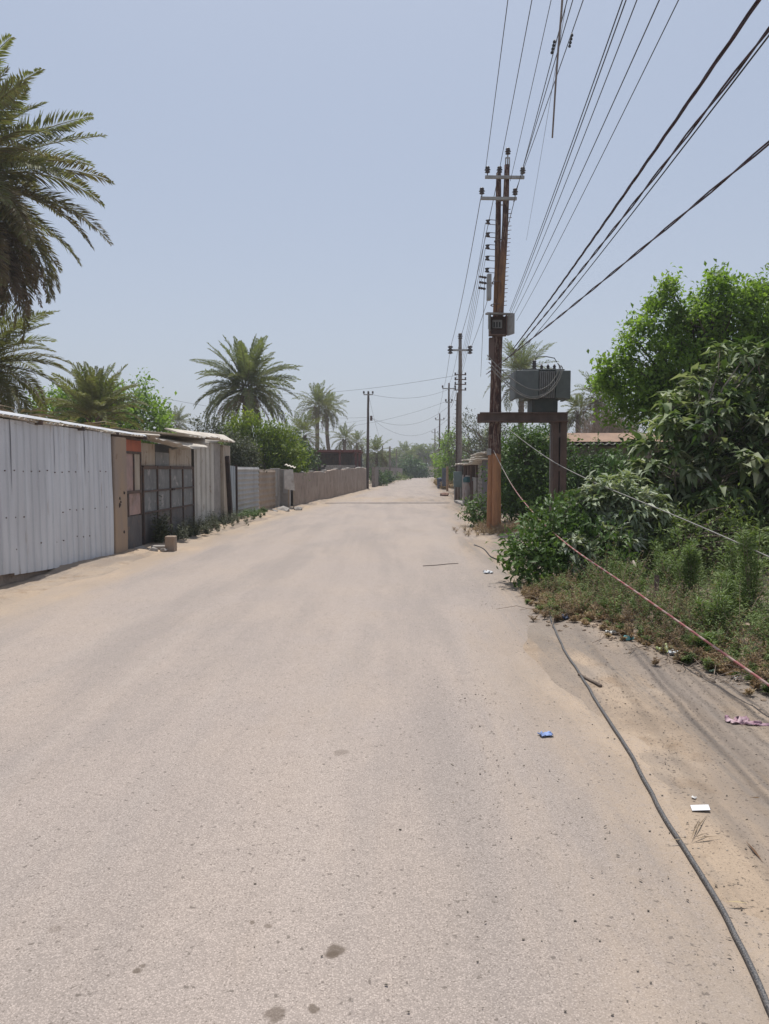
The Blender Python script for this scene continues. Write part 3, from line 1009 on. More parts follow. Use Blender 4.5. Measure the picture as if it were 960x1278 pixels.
# narrow pink door
XW = -5.16
def wy(u): return -XW * 960 / (480 - u)
t = thing('pink_door', 'narrow faded pink door under an orange red lintel', 'door', (XW, 15.5, 0))
y0, y1 = 15.06, 16.3
MB().box(XW - .04, XW + .02, y0, y1, 2.02, 2.26).build('lintel', ORANGE, t, bevel=.008)
ym = (y0 + y1) / 2
for (a, b_, z0, z1, mt) in ((y0 + .04, ym + .12, 1.22, 1.97, PINK), (ym + .17, y1 - .05, 1.22, 1.97, BOARD), (y0 + .04, y0 + .36, .72, 1.16, PINK), (y0 + .42, y1 - .05, .72, 1.16, PINK)):
    MB().box(XW - .025, XW, a, b_, z0, z1).build('panel', mt, t)
MB().box(XW - .03, XW + .004, y0, y1, -.1, .70).build('kick_sheet', GATE_DARK, t)
mb = MB()
for (a, b_, z0, z1) in ((y0, y0 + .04, .70, 2.02), (y1 - .05, y1, .70, 2.02), (y0 + .04, y1 - .05, 1.97, 2.02), (y0 + .04, y1 - .05, 1.16, 1.22), (ym + .12, ym + .17, 1.22, 1.97), (y0 + .36, y0 + .42, .70, 1.16)):
    mb.box(XW - .035, XW + .022, a, b_, z0, z1)
mb.build('frame', FRAME, t)

# large grey gate
t = thing('panelled_gate', 'wide grey metal gate of square panels above dark sheet', 'gate', (XW, 18.5, 0))
y0, y1 = 16.36, 20.75
ys = [y0 + .05, 17.45, 18.5, 19.65, y1 - .03]
for i in range(4):
    for (z0, z1) in ((1.20, 1.66), (.72, 1.16)):
        MB().box(XW - .03, XW, ys[i] + .03, ys[i + 1] - .03, z0, z1).build('panel', GATE_GREY, t)
    MB().box(XW - .03, XW + .003, ys[i] + .02, ys[i + 1] - .02, -.12, .69).build('kick_sheet', GATE_DARK, t)
mb = MB()
for y in ys:
    mb.box(XW - .04, XW + .03, y - .03, y + .03, -.12, 1.70)
for z in (.69, 1.16, 1.66):
    for i in range(4):
        mb.box(XW - .038, XW + .026, ys[i] + .03, ys[i + 1] - .03, z, z + .04 + (.03 if z > 1.6 else 0))
mb.build('frame', FRAME, t)
mb = MB()
mb.box(XW + .03, XW + .06, 18.52, 18.75, 1.15, 1.20)
mb.build('bolt', DARKPOST, t)
for i, (a, b_, z1, mt) in enumerate(((16.4, 17.4, 2.22, BOARD), (17.45, 18.55, 2.05, GATE_GREY), (18.6, 19.2, 2.16, BOARD), (19.25, 20.72, 2.30, BOARD))):
    MB().box(XW - .05, XW - .02 - .004 * i, a, b_, 1.735, z1).build('top_board', mt, t)

# torn sheet hanging from the roof edge over the gate
def sag(t_, q):
    s = math.sin(math.pi * min(1, t_ * 1.05))
    return ((.12 * s + .05 * float(fbm(t_ * 4, 1.7, 2))) * (1 - q), 0, -(.30 * s + .16 * s * float(fbm(t_ * 5.5, 8.2, 3)) + .03 * math.sin(t_ * 19)) * (1 - q) ** 1.3)
mb = MB()
mb.grid(roof_rows((-4.72, 20.4, 2.42), (-4.86, 16.0, 2.36), (-1.5, 0, .12), .17, .018, sag, 7, .30, 4))
tag(mb.build('torn_roof_sheet', ROOF_SHEET, None, True, solid=.004), 'torn pale roof sheet sagging over the grey gate', 'roof sheet')

# second shelter behind the gate with its flat roof
t = thing('flat_roofed_shack', 'low shack with a flat pale roof behind the grey gate', 'shack', (-6.6, 20, 0))
mb = MB()
mb.grid(roof_rows((-4.62, 24.0, 2.52), (-4.80, 18.9, 2.50), (-3.8, 0, .30), .17, .02, lambda t_, q: (0, 0, -.03 * math.sin(t_ * 9) * (1 - q)), 5, .05, 8))
mb.build('roof', ROOF_SHEET, t, True, solid=.004)
mb = MB()
mb.hexa([(-4.86, 18.2, 2.53), (-4.66, 24.0, 2.53), (-4.70, 24.0, 2.51), (-4.90, 18.2, 2.51), (-5.16, 18.2, 2.63), (-5.0, 24.0, 2.73), (-5.04, 24.0, 2.71), (-5.20, 18.2, 2.61)])
mb.build('parapet_board', ROOF_SHEET, t)
mb = MB()
mb.box(-9.2, -9.1, 15.2, 24.2, -.1, 2.6)
mb.box(-9.1, -5.3, 24.1, 24.2, -.1, 2.45)
mb.build('rear_wall', GREY_SHEET, t)
# booth at its corner
MB().grid(corrugated((-4.90, 22.1), (-5.13, 20.79), -.12, 2.40, -.12, 2.40, .32, .05)).build('ribbed_cladding', M('whitewashed ribbed sheet', (0.56, 0.53, 0.48), (0.45, 0.42, 0.38), 3, (1, 1, .3), .7, stain=(0.27, 0.2, 0.15), st_lo=.58, st_hi=.72), t, solid=.004)
MB().box(-5.3, -4.90, 22.12, 23.0, -.12, 2.42).build('corner_pillar', CONC, t, bevel=.015)
MB().box(-5.28, -4.80, 23.02, 24.0, -.12, 2.38).build('end_wall', BOARD, t, bevel=.015)
mb = MB()
mb.beam((-4.74, 23.7, -.1), (-4.76, 23.25, 2.05), .14, .16)
tag(mb.build('leaning_post', DARKPOST, bevel=.02), 'blackened post leaning at the shack corner', 'post')

# fence panels along the verge
def fx(y): return np.interp(y, [24.3, 29, 31.5, 33], [-5.02, -4.80, -4.55, -4.2])
t = thing('sheet_metal_fence', 'patched sheet metal fence of blue, grey and tan panels next to the shack', 'fence', (-4.8, 28, 0))
o = MB()
o.grid(corrugated((fx(25.6), 25.6), (fx(24.25), 24.25), -.12, 1.76, -.12, 1.80, .3, .03))
o.build('panel', BLUE_SHEET, t, solid=.004)['label'] = 'narrow pale blue panel with upright ribs'
def hrib(y0, y1, z0, z1, n=11):
    rows = []
    for j in range(n * 4 + 1):
        q = j / (n * 4)
        h = [0, .012, .035, .012][j % 4]
        rows.append([(fx(y) + h + .012 * float(fbm(y * .8, q * 3, 2)), y, z0 + (z1 - z0) * q) for y in np.linspace(y1, y0, 9)])
    return rows
MB().grid(hrib(25.75, 29.2, -.12, 1.74)).build('panel', GREY_SHEET, t, solid=.004)['label'] = 'wide grey panel with horizontal ribs'
MB().grid(hrib(29.19, 31.7, -.12, 1.66, 8)).build('panel', TAN_SHEET, t, solid=.004)['label'] = 'tan rusty panel with horizontal ribs'
mb = MB()
mb.box(fx(25.68) - .06, fx(25.68) + .05, 25.64, 25.72, -.1, 1.80)
mb.build('post', DARKPOST, t)

# gate pier with a notice board
t = thing('gate_pier', 'grey concrete gate pier at the end of the mud wall', 'pier', (-4.3, 32.4, 0))
MB().box(-4.75, -4.40, 31.9, 32.5, -.1, 1.70).build('post', CONC, t, bevel=.02)
MB().box(-4.52, -4.02, 32.55, 33.05, -.1, 1.66).build('pier_block', CONC, t, bevel=.02)
MB().box(-4.72, -4.44, 31.87, 31.9, .55, 1.62).build('meter_plate', GREY_SHEET, t)
MB().box(-4.28, -4.05, 32.52, 32.545, .65, 1.58).build('meter_plate', GREY_SHEET, t)
t2 = thing('notice_board', 'pale notice board on two sticks before the gate pier', 'notice board', (-3.9, 32, 0))
MB().hexa([(-4.12, 31.7, .85), (-3.70, 31.75, .78), (-3.70, 31.79, .78), (-4.12, 31.74, .85), (-4.14, 31.7, 1.62), (-3.78, 31.75, 1.66), (-3.78, 31.79, 1.66), (-4.14, 31.74, 1.62)]).build('board', M('chalky board', (0.58, 0.54, 0.49), (0.48, 0.44, 0.40), 5, stain=(0.36, 0.30, 0.25)), t2)
for x in (-3.98, -3.76):
    MB().beam((x, 31.83, -.1), (x + .02, 31.83, 1.1), .05, .05).build('stick', TAN_SHEET, t2)
mb = MB()
mb.grid(roof_rows((-3.72, 32.2, 1.70), (-4.15, 32.0, 1.84), (-.05, .6, .05), .14, .02, None, 3))
tag(mb.build('rain_cover', ROOF_SHEET, None, True, solid=.01), 'bent tile sheet covering the top of the gate pier', 'cover')

# mud wall
t = thing('mud_wall', 'long brown mud plastered wall running towards the dark pole', 'wall', (-2.8, 48, 0))
wyv = np.linspace(33.1, 64.5, 60)
wxv = np.interp(wyv, [33, 63, 66], [-3.95, -1.62, -1.4])
topz = np.interp(wyv, [33, 63, 66], [1.50, 1.76, 1.78]) + .05 * fbm(wyv * .6, wyv * 0 + 2.2, 2) + np.where((wyv > 41) & (wyv < 42.2), -.08, 0)
rows = []
for q, dx in ((0, 0), (.25, 0), (.5, 0), (.75, 0), (1, 0), (1.0, -.28), (0, -.28)):
    rows.append([(x + dx + (.012 * float(fbm(y * .4, q * 1.7 + 1, 2)) if dx == 0 else 0), y, -.12 + (z + .12) * q) for x, y, z in zip(wxv, wyv, topz)])
MB().grid(np.array(rows)[:, ::-1]).build('wall', MUD, t)
mb = MB()
for k in range(16):
    i = rnd.randrange(4, 58)
    mb.rock((wxv[i] - .14 + rnd.uniform(-.05, .05), wyv[i], topz[i] + .03), (.16, .22, .07), k)
mb.build('coping_rubble', CONC, t)

# open shelter with dark red roof behind the mud wall
t = thing('open_shelter', 'open shelter with a dark red sheet roof behind the mud wall', 'shelter', (-5, 63, 0))
MB().box(-7.2, -1.85, 60.5, 66, 3.02, 3.16).build('roof', REDROOF, t, bevel=.01)
MB().box(-7.25, -1.80, 60.4, 60.5, 3.02, 3.2).build('fascia', REDROOF, t)
for x in (-6.9, -5.2, -3.6, -2.35, -2.05):
    MB().box(x, x + .16, 60.6, 60.8, 0, 3.02).build('post', REDROOF if x > -4 else DARKPOST, t)
mb = MB()
mb.box(-7.1, -1.9, 65.7, 66, 0, 3.02)
mb.build('rear_wall', GATE_DARK, t)
mb = MB()
for j in range(5):
    for i in range(14):
        if rnd.random() < .82:
            x = -4.9 + i * .19 + (j % 2) * .09
            mb.box(x, x + .17, 59.7, 59.95, 1.2 + j * .16, 1.345 + j * .16)
tag(mb.build('brick_stack', CONC, bevel=.008), 'stack of grey blocks beneath the red roofed shelter', 'brick stack')

# far walls
o = MB().wall((-.9, 72), (3.6, 150), -.2, 1.9, -.3).build('garden_wall', BRICK)
tag(o, 'far dusty grey garden wall beyond the dark pole', 'wall')
o = MB().wall((6.2, 172), (13.5, 168), -.2, 2.3, .3).build('boundary_wall', BOARD)
tag(o, 'pale boundary wall closing the far end of the road', 'wall')

# rubble near the gate
t = tag(MB().box(-4.42, -4.22, 15.4, 15.6, -.05, .31).build('concrete_block', PILLAR, bevel=.02), 'upright concrete block standing by the grey gate', 'block')
t = tag(MB().box(-4.75, -4.35, 15.55, 15.78, -.02, .10).build('paving_slab', CONC, bevel=.02), 'flat concrete slab lying before the pink door', 'slab')
for k, (x, y, s, lb) in enumerate(((-4.62, 15.25, .10, 'brown rubble lump below the plaster pillar'), (-4.42, 15.35, .07, 'small grey stone beside the flat slab'), (-4.86, 15.3, .12, 'rubble piece against the pink door sill'),
                                 (-4.22, 28.9, .22, 'dark stone heap lump below the tan fence panel'), (-4.0, 30.2, .25, 'reddish stone lying below the notice board'), (-3.5, 31.2, .16, 'pale stone at the sandy verge by the board'))):
    tag(MB().rock((x, y, .03), (s * 1.2, s, s * .8), 40 + k).build('stone', CONC, bevel=.01), lb, 'stone', 'stones by the verge')
# ------------------------------------------------------------------ poles and line hardware
def insulator(parent, p, s=1.0, name='insulator', axis=(0, 0, 1)):
    prof = [(.015, -.10), (.015, .02), (.055, .03), (.085, .05), (.06, .075), (.055, .10), (.095, .115), (.07, .14), (.05, .16), (.075, .175), (.06, .21), (.03, .225)]
    return MB().lathe(p, [(r * s, z * s) for r, z in prof], 12, axis).build(name, PORC, parent, True)

def spool(parent, p, out, s=1.0):
    """small reel insulator on a bracket"""
    p, out = np.array(p, float), np.array(out, float)
    q = p + out
    b = MB()
    b.beam(p - [0, 0, .06], q - [0, 0, .06], .03, .008)
    b.beam(p + [0, 0, .06], q + [0, 0, .06], .03, .008)
    br = b.build('bracket', STEELDARK, parent)
    MB().lathe(q - [0, 0, .055], [(.03 * s, 0), (.05 * s, .012), (.03 * s, .045), (.03 * s, .065), (.05 * s, .098), (.03 * s, .11)], 9).build('reel', PORC, br, True)

YP = 20.5
# pole paint: rusty above, tan orange wash on the lower two metres
m, nt, b = nt_new('rusty pole with painted foot')
v = coords(nt)
zc = N(nt, 'ShaderNodeSeparateXYZ')
L(nt, v, zc.inputs[0])
ns = noise(nt, coords(nt, (3, 3, .55)), 4, 7, .7)
nb = noise(nt, coords(nt, (5, 5, .8), (3, 1, 2)), 5, 7, .75, .4)
top = mixc(nt, remap(nt, ns, .38, .62), (0.105, 0.052, 0.04), (0.05, 0.03, 0.027))
top = mixc(nt, remap(nt, nb, .52, .58, 0, .75), top, (0.30, 0.225, 0.175))
midz = mixc(nt, remap(nt, ns, .4, .6), (0.24, 0.13, 0.065), (0.13, 0.07, 0.045))
top = mixc(nt, math_n(nt, 'MULTIPLY', remap(nt, zc.outputs[2], 5.6, 6.0), remap(nt, zc.outputs[2], 7.0, 7.8, 1, 0)), top, midz)
foot = mixc(nt, remap(nt, ns, .35, .65), (0.40, 0.205, 0.105), (0.30, 0.155, 0.085))
foot = mixc(nt, remap(nt, nb, .56, .68, 0, .7), foot, (0.22, 0.12, 0.075))
edge = math_n(nt, 'ADD', zc.outputs[2], math_n(nt, 'MULTIPLY', math_n(nt, 'SUBTRACT', nb, .5), .25))
col = mixc(nt, remap(nt, edge, 2.02, 2.08), foot, top)
L(nt, col, b.inputs['Base Color'])
b.inputs['Roughness'].default_value = .85
b.inputs['Specular IOR Level'].default_value = .2
bump(nt, b, math_n(nt, 'ADD', ns, nb), .5, .012)
POLE1 = m

pA0, pA1 = P(619.5, 662, YP), P(633, 206, YP)
pB0, pB1 = P(611.5, 660, YP + .22), P(622.5, 216, YP + .15)
pA0[2] = pB0[2] = -.1
t = thing('utility_pole', 'tall rusty double utility pole with tan painted foot beside the transformer platform', 'utility pole', (pA0[0], YP, 0))
q = np.linspace(0, 1, 26)[:, None]
def shaft(p0, p1, r0, r1, k=26, wob=.012, seed=0):
    q_ = np.linspace(0, 1, k)
    pts_ = p0 + (p1 - p0) * q_[:, None]
    pts_[:, 0] += wob * fbm(q_ * 6, q_ * 0 + seed, 3)
    return pts_, r0 + (r1 - r0) * q_ + .004 * fbm(q_ * 20, q_ * 0 + seed + 3, 2)
def uA(v_): return np.interp(v_, [206, 290, 350, 450, 560, 662], [633, 630.3, 626.5, 621.5, 620, 619.5])
def uB(v_): return np.interp(v_, [216, 290, 350, 450, 560, 662], [622.5, 621.8, 620.5, 617, 613.5, 611.8])
def onA(v_): return P(float(uA(v_)), v_, YP)
def onB(v_): return P(float(uB(v_)), v_, YP + .17)
def bent(on, v0, v1, r0, r1, seed):
    vv = np.linspace(v0, v1, 40)
    pp = np.array([on(x) for x in vv])
    pp[0, 2] = -.1
    for _ in range(6):
        pp[1:-1, 0] = (pp[:-2, 0] + pp[1:-1, 0] * 2 + pp[2:, 0]) / 4
    q_ = np.linspace(0, 1, 40)
    return pp, r0 + (r1 - r0) * q_ + .004 * fbm(q_ * 20, q_ * 0 + seed, 2)
a_, r_ = bent(onA, 664, 206, .122, .07, 3)
MB().tube(a_, r_, 14).build('pole_shaft', POLE1, t, True)
a2_, r2_ = bent(onB, 662, 216, .10, .066, 9)
MB().tube(a2_, r2_, 14).build('pole_shaft', POLE1, t, True)

mb = MB()
mb.tube([P(633.6, 206, YP), P(633.9, 192, YP)], .02, 6)
for s in (-.05, .05):
    mb.beam(P(633.4, 208, YP) + [s, 0, 0], P(633.6, 197, YP) + [s, 0, 0], .018, .03)
mb.beam(P(631, 197, YP), P(636.5, 197, YP), .03, .03)
mb.build('top_bracket', GALV, t)
insulator(t, P(634, 194, YP), .85)
# upper crossarm, lower crossarm
ya = YP - .14
def arm(v_, u0, u1, ya):
    MB().beam(P(u0, v_, ya), P(u1, v_ + .5, ya), .065, .075).build('crossarm', GALV, t, bevel=.006)
arm(221, 605.5, 654.5, ya)
arm(247.5, 600, 645, ya - .02)
for (u_, v_) in ((608.5, 217), (623.5, 217), (652.5, 218), (601.5, 243.5), (643, 244.5)):
    insulator(t, P(u_, v_, ya), .85)
for i in range(24):            # climbing pegs
    v_ = 262 + i * 5.2
    p = onA(v_)
    sgn = 1 if i % 2 else -1
    MB().tube([p + [.05, -.02, 0], p + [.16 * (1 if i % 3 else .8), -.03, .01]], .009, 5).build('climbing_peg', STEELDARK, t)
for v_ in (278, 294, 309, 323, 338):
    spool(t, onB(v_) + [-.06, -.02, 0], (-.22, -.05, 0), 1.3)
for v_ in (252, 300, 352, 380):
    MB().tube([onA(v_) + np.array([.16 * math.cos(a), .08 + .16 * math.sin(a), 0]) - [.09, 0, 0] for a in np.linspace(0, 6.2, 12)], .014, 5).build('clamp_band', STEELDARK, t)
mb = MB()
for (u_, v_) in ((604, 345), (604, 352), (603, 359)):       # cut-out fuses on a small arm
    mb.lathe(P(u_ - 6, v_, YP - .1), [(.02, 0), (.04, .03), (.02, .06), (.04, .09), (.02, .12), (.04, .15), (.02, .2)], 8, (1, .1, -.15))
mb.build('fuse', PORC, t, True)
MB().box(X(606, YP), X(611, YP), YP - .14, YP + .06, Z(375, YP), Z(343, YP)).build('fuse_bracket', GALV, t, bevel=.01)
# white tag on the pole
tag(MB().box(X(607.5, YP - .2), X(613, YP - .2), YP - .22, YP - .16, Z(568, YP - .2), Z(560, YP - .2)).build('meter_box', GALV, bevel=.008),
    'tiny pale meter box strapped to the pole above its tan foot', 'meter box')

# distribution box with rain roof
yb = YP - .30
t = thing('distribution_box', 'open grey distribution box with a rain hood high on the rusty pole', 'electrical box', P(620, 420, yb))
x0, x1 = X(607, yb), X(635, yb)
z0, z1 = Z(419, yb), Z(394, yb)
mb = MB()
mb.box(x0 + .08, x1 - .12, yb + .10, yb + .13, z0, z1)
mb.box(x0 + .05, x0 + .08, yb - .12, yb + .13, z0, z1)
mb.box(x1 - .12, x1 - .09, yb - .12, yb + .13, z0, z1)
mb.box(x0 + .08, x1 - .12, yb - .12, yb + .10, z0 + .001, z0 + .025)
mb.build('case', STEELDARK, t)
MB().hexa([(x0 - .03, yb - .25, z1), (x1 + .04, yb - .25, z1 - .02), (x1 + .04, yb + .2, z1 + .05), (x0 - .03, yb + .2, z1 + .06),
           (x0 - .03, yb - .25, z1 + .04), (x1 + .04, yb - .25, z1 + .02), (x1 + .04, yb + .2, z1 + .09), (x0 - .03, yb + .2, z1 + .1)]).build('rain_hood', CONC, t)
MB().hexa([(x1 - .09, yb - .10, z0 - .02), (x1 - .065, yb - .10, z0 - .02), (x1 + .05, yb - .42, z0 - .02), (x1 + .03, yb - .43, z0 - .02),
           (x1 - .09, yb - .10, z1 - .02), (x1 - .065, yb - .10, z1 - .02), (x1 + .05, yb - .42, z1 - .02), (x1 + .03, yb - .43, z1 - .02)]).build('door', GALV, t)
MB().hexa([(x0 + .05, yb - .12, z0 + .1), (x0 + .07, yb - .12, z0 + .1), (x0 - .02, yb - .44, z0 + .1), (x0 - .04, yb - .43, z0 + .1),
           (x0 + .05, yb - .12, z1 - .02), (x0 + .07, yb - .12, z1 - .02), (x0 - .02, yb - .44, z1 - .02), (x0 - .04, yb - .43, z1 - .02)]).build('door', GALV, t)
mb = MB()
mb.box(x0 + .14, x1 - .20, yb + .02, yb + .099, z0 + .2, z1 - .1)
bk = mb.build('breaker', GALV, t, bevel=.01)
mb = MB()
for i in range(3):
    mb.box(x0 + .16 + i * .07, x0 + .20 + i * .07, yb, yb + .019, z0 + .22, z1 - .16)
mb.build('switch', TRAFO_D, bk)
tag(MB().box(X(609.5, yb), X(616, yb), yb + .0, yb + .12, Z(449, yb), Z(421, yb)).build('junction_box', STEELDARK, bevel=.01),
    'narrow dark junction box under the open distribution box', 'junction box')

# platform of two poles: beam and steel column
yc = YP + .1
t = thing('transformer_platform', 'dark steel beam and twin channel column carrying the transformer', 'platform', (X(697, yc), yc, 0))
zb0, zb1 = Z(527, yc), Z(515.5, yc)
xb0, xb1 = X(597, yc), X(705, yc)
for dy in (-.26, .30):
    mb = MB()
    yy0 = yc + dy
    mb.box(xb0, xb1, yy0, yy0 + .02, zb0 + .03, zb1 - .03)
    mb.box(xb0, xb1, yy0 - .08, yy0 + .021, zb1 - .03, zb1 - .002)
    mb.box(xb0, xb1, yy0 - .08, yy0 + .021, zb0 + .002, zb0 + .03)
    mb.build('beam', STEELDARK, t)
for (ua, ub) in ((688, 695), (697, 705)):
    mb = MB()
    xa, xb_ = X(ua, yc), X(ub, yc)
    mb.box(xa, xb_, yc - .20, yc - .18, -.1, zb0 + .002)
    mb.box(xa, xa + .02, yc - .18, yc + .2, -.1, zb0 + .001)
    mb.box(xb_ - .02, xb_, yc - .18, yc + .2, -.1, zb0 + .001)
    mb.build('column', STEELDARK, t)
for z in (.6, 1.6, 2.5):
    MB().box(X(694.5, yc), X(697.5, yc), yc - .19, yc - .17, z, z + .12).build('tie_plate', STEELDARK, t)
mb = MB()
mb.box(X(687, yc), X(706, yc), yc - .30, yc + .3, zb0 - .012, zb0 + .003)
mb.build('cap_plate', STEELDARK, t)
tag(MB().tube([P(686, 655, yc - .25), P(686.3, 590, yc - .25), P(687, 530, yc - .25)], .018, 7).build('earth_conduit', CABLE_G, None, True),
    'thin pale conduit running up the dark steel column', 'conduit')

# transformer
yt0, yt1 = YP - .28, YP + .55
t = thing('transformer', 'green grey power transformer standing on the dark steel beam', 'transformer', (X(680, YP), YP, zb1))
zk0, zk1 = Z(499, yt0), Z(462.5, yt0)
ux = lambda u: X(u, yt0)
MB().box(ux(664), ux(696), yt0 + .06, yt1 - .06, zb1, zk0 + .05).build('base_skid', TRAFO_D, t, bevel=.015)
MB().box(ux(655), ux(702), yt0 + .10, yt1 - .1, zk0 + .02, zk1 + .01).build('tank', TRAFO, t, bevel=.015)
MB().box(ux(652), ux(704), yt0 + .06, yt1 - .05, zk1 + .012, zk1 + .05).build('lid', TRAFO, t, bevel=.01)
MB().box(ux(671.5), ux(691.5), yt0 + .07, yt0 + .0995, zk0 + .045, zk1 - .015).build('fin_gap_shade', TRAFO_D, t)  # dark panel standing in for the shade between the fins
for (ua, ub, dz) in ((642, 671, 0), (692, 710.5, 0)):
    mb = MB()
    mb.hexa([(ux(ua), yt0 - .05, zk0 + .04), (ux(ub), yt0 - .05, zk0 + .01), (ux(ub), yt0 + .098, zk0 + .01), (ux(ua), yt0 + .098, zk0 + .04),
             (ux(ua), yt0 - .05, zk1), (ux(ub), yt0 - .05, zk1), (ux(ub), yt0 + .098, zk1), (ux(ua), yt0 + .098, zk1)])
    mb.build('radiator_panel', TRAFO, t, bevel=.018)
mb = MB()
for i in range(8):
    x = ux(672.2) + i * (ux(691) - ux(672.2)) / 7.6
    mb.box(x, x + .016, yt0 - .06, yt0 + .098, zk0 + .05, zk1 - .02)
fin = mb.build('cooling_fin', GALV, t)
MB().box(ux(642), ux(645), yt0 + .12, yt1, zk0 + .04, zk1).build('radiator_panel', TRAFO, t, bevel=.01)
MB().box(ux(707), ux(710.5), yt0 + .12, yt1, zk0 + .02, zk1).build('radiator_panel', TRAFO, t, bevel=.01)
for i, u_ in enumerate((667, 676, 684, 692)):
    MB().lathe(P(u_, 460, YP + (.0 if i == 0 else .15)), [(.03, -.05), (.06, .0), (.035, .03), (.075, .06), (.04, .09), (.07, .12), (.04, .15), (.055, .18), (.02, .23)] if i == 0 else
               [(.025, -.05), (.045, 0), (.03, .03), (.05, .05), (.03, .08), (.015, .12)], 10).build('bushing', PORC, t, True)
# loops of cable hanging before the transformer
for k, (pts_, lb) in enumerate((
        ([(608, 443), (622, 458), (640, 474), (658, 485), (674, 487.5), (687, 480), (695, 468), (699, 458), (696, 453)], 'uppermost grey cable loop hanging before the transformer fins'),
        ([(610, 452), (624, 466), (640, 484), (655, 494), (668, 496), (684, 490), (695, 476), (701, 462), (698, 455)], 'middle grey cable loop hanging before the transformer fins'),
        ([(612, 458), (626, 474), (644, 490), (660, 497.5), (674, 497), (690, 487), (699, 473), (703, 460), (700, 456)], 'lowest grey cable loop hanging before the transformer fins'))):
    pp = [P(u_, v_, yt0 - .16 - .05 * k) for u_, v_ in pts_]
    pp = np.array(pp)
    ts = np.linspace(0, len(pp) - 1, 40)
    sm = np.stack([np.interp(ts, range(len(pp)), pp[:, j]) for j in range(3)], 1)
    for _ in range(3):
        sm[1:-1] = (sm[:-2] + sm[1:-1] * 2 + sm[2:]) / 4
    tag(MB().tube(sm, .014, 6).build('cable_loop', CABLE_G, None, True), lb, 'cable', 'cable loops at the transformer')
pp = np.array([P(667, 449, YP), P(672, 444.5, YP), P(682, 445, YP), P(692, 447, YP), P(695, 452, YP + .1)])
tag(MB().tube(pp, .012, 6).build('jumper_lead', CABLE, None, True), 'short black lead arching over the transformer bushings', 'cable')

# further poles
def plain_pole(name, label, u0, v0, y, u1, v1, r0, r1, mat, arms, lattice=False, group='utility poles beyond the transformer'):
    p0, p1 = P(u0, v0, y), P(u1, v1, y)
    p0[2] = -.1
    t = thing(name, label, 'utility pole', (p0[0], y, 0), group)
    a, r = shaft(p0, p1, r0, r1, 12, .01, u0)
    MB().tube(a, r, 10).build('pole_shaft', mat, t, True)
    for (v_, hw, kind) in arms:
        f = (v0 - v_) / (v0 - v1)
        uc = u0 + (u1 - u0) * f
        MB().beam(P(uc, v_, y - .1) + [-hw, 0, 0], P(uc, v_, y - .1) + [hw, 0, 0], .08, .09).build('crossarm', GALV, t)
        for s in (-hw * .95, hw * .95) + ((0,) if kind == 'pin3' else ()):
            c = P(uc, v_, y - .1)
            if kind == 'disc':
                MB().lathe(c + [s, 0, -.2], [(.03, 0), (.15, .05), (.06, .12), (.17, .2), (.06, .28), (.15, .36), (.03, .45)], 10).build('insulator', PORC, t, True)
            else:
                insulator(t, c + [s, 0, .06], 1.1)
    return t, p0, p1
t2, a0, a1 = plain_pole('utility_pole', 'grey pole with one disc insulator crossarm and a green meter cabinet at its foot', 573.5, 628, 40, 574.5, 422, .14, .085, POLEGREY, [(437, .53, 'disc')])
insulator(t2, P(574.5, 424, 40), 1.5)
for v_ in (468, 474, 480, 487):
    c = P(574.4, v_, 40)
    MB().beam(c + [-.28, -.12, 0], c + [.28, -.12, 0], .04, .05).build('bracket', STEELDARK, t2)
    for s in (-.26, .26):
        MB().lathe(c + [s, -.12, .0], [(.03, -.03), (.055, 0), (.03, .05), (.055, .09), (.02, .12)], 8).build('reel', PORC, t2, True)
b0_ = P(570.5, 628, 40.15)
b0_[2] = -.1
a_, r_ = shaft(b0_, P(572, 490, 40.15), .11, .09, 10)
MB().tube(a_, r_, 9).build('brace_post', POLEBROWN, t2, True)
for i in range(16):
    c = P(572.5, 500 + i * 5.5, 39.95)
    MB().beam(c + [-.2, 0, 0], c + [.16, 0, .02], .025, .025).build('climbing_rung', STEELDARK, t2)
t = thing('meter_cabinet', 'green grey meter cabinet on legs in front of the grey pole', 'cabinet', P(572, 628, 39.3))
xx0, xx1 = X(566.5, 39.3), X(576.5, 39.3)
BLUEGREEN = M('blue green paint', (0.19, 0.235, 0.225), (0.15, 0.19, 0.18), 4, rough=.6, stain=(0.25, 0.2, 0.16))
MB().box(xx0, xx1, 39.2, 39.5, .75, 1.55).build('case', BLUEGREEN, t, bevel=.015)
MB().box(xx0 + .03, xx1 - .03, 39.185, 39.199, .8, 1.5).build('door', BLUEGREEN, t)
for x in (xx0 + .02, xx1 - .07):
    MB().box(x, x + .05, 39.25, 39.3, -.1, .75).build('leg', GALV, t)

plain_pole('utility_pole', 'slim dark pole with a single short crossarm, second beyond the transformer', 559.5, 610, 72, 560.5, 478, .13, .08, POLEBROWN, [(485, .62, 'pin'), (502, .3, 'pin')])
plain_pole('utility_pole', 'dark pole with a low crossarm, third beyond the transformer', 548, 604, 105, 549, 516, .14, .09, POLEBROWN, [(524, .6, 'pin')])
plain_pole('utility_pole', 'faint thin pole, farthest of those on the cabinet side', 542.5, 600, 150, 543, 535, .14, .10, POLEGREY, [(540, .6, 'pin')])
tl, l0, l1 = plain_pole('utility_pole', 'dark pole at the end of the mud wall', 458.5, 611, 66, 459.8, 489, .15, .09, POLEBROWN, [(492.5, .40, 'pin3')])
MB().box(X(462, 65.8), X(465, 65.8), 65.7, 65.9, Z(525, 65.8), Z(519, 65.8)).build('fuse_bracket', STEELDARK, tl)
plain_pole('utility_pole', 'thin pole above the far garden wall with no crossarm, nearest the dark pole', 478, 602, 95, 477.5, 556, .10, .07, POLEGREY, [])
plain_pole('utility_pole', 'stouter pole among shrubs along the far garden wall', 487, 600, 98, 486.5, 557, .16, .12, POLEGREY, [])
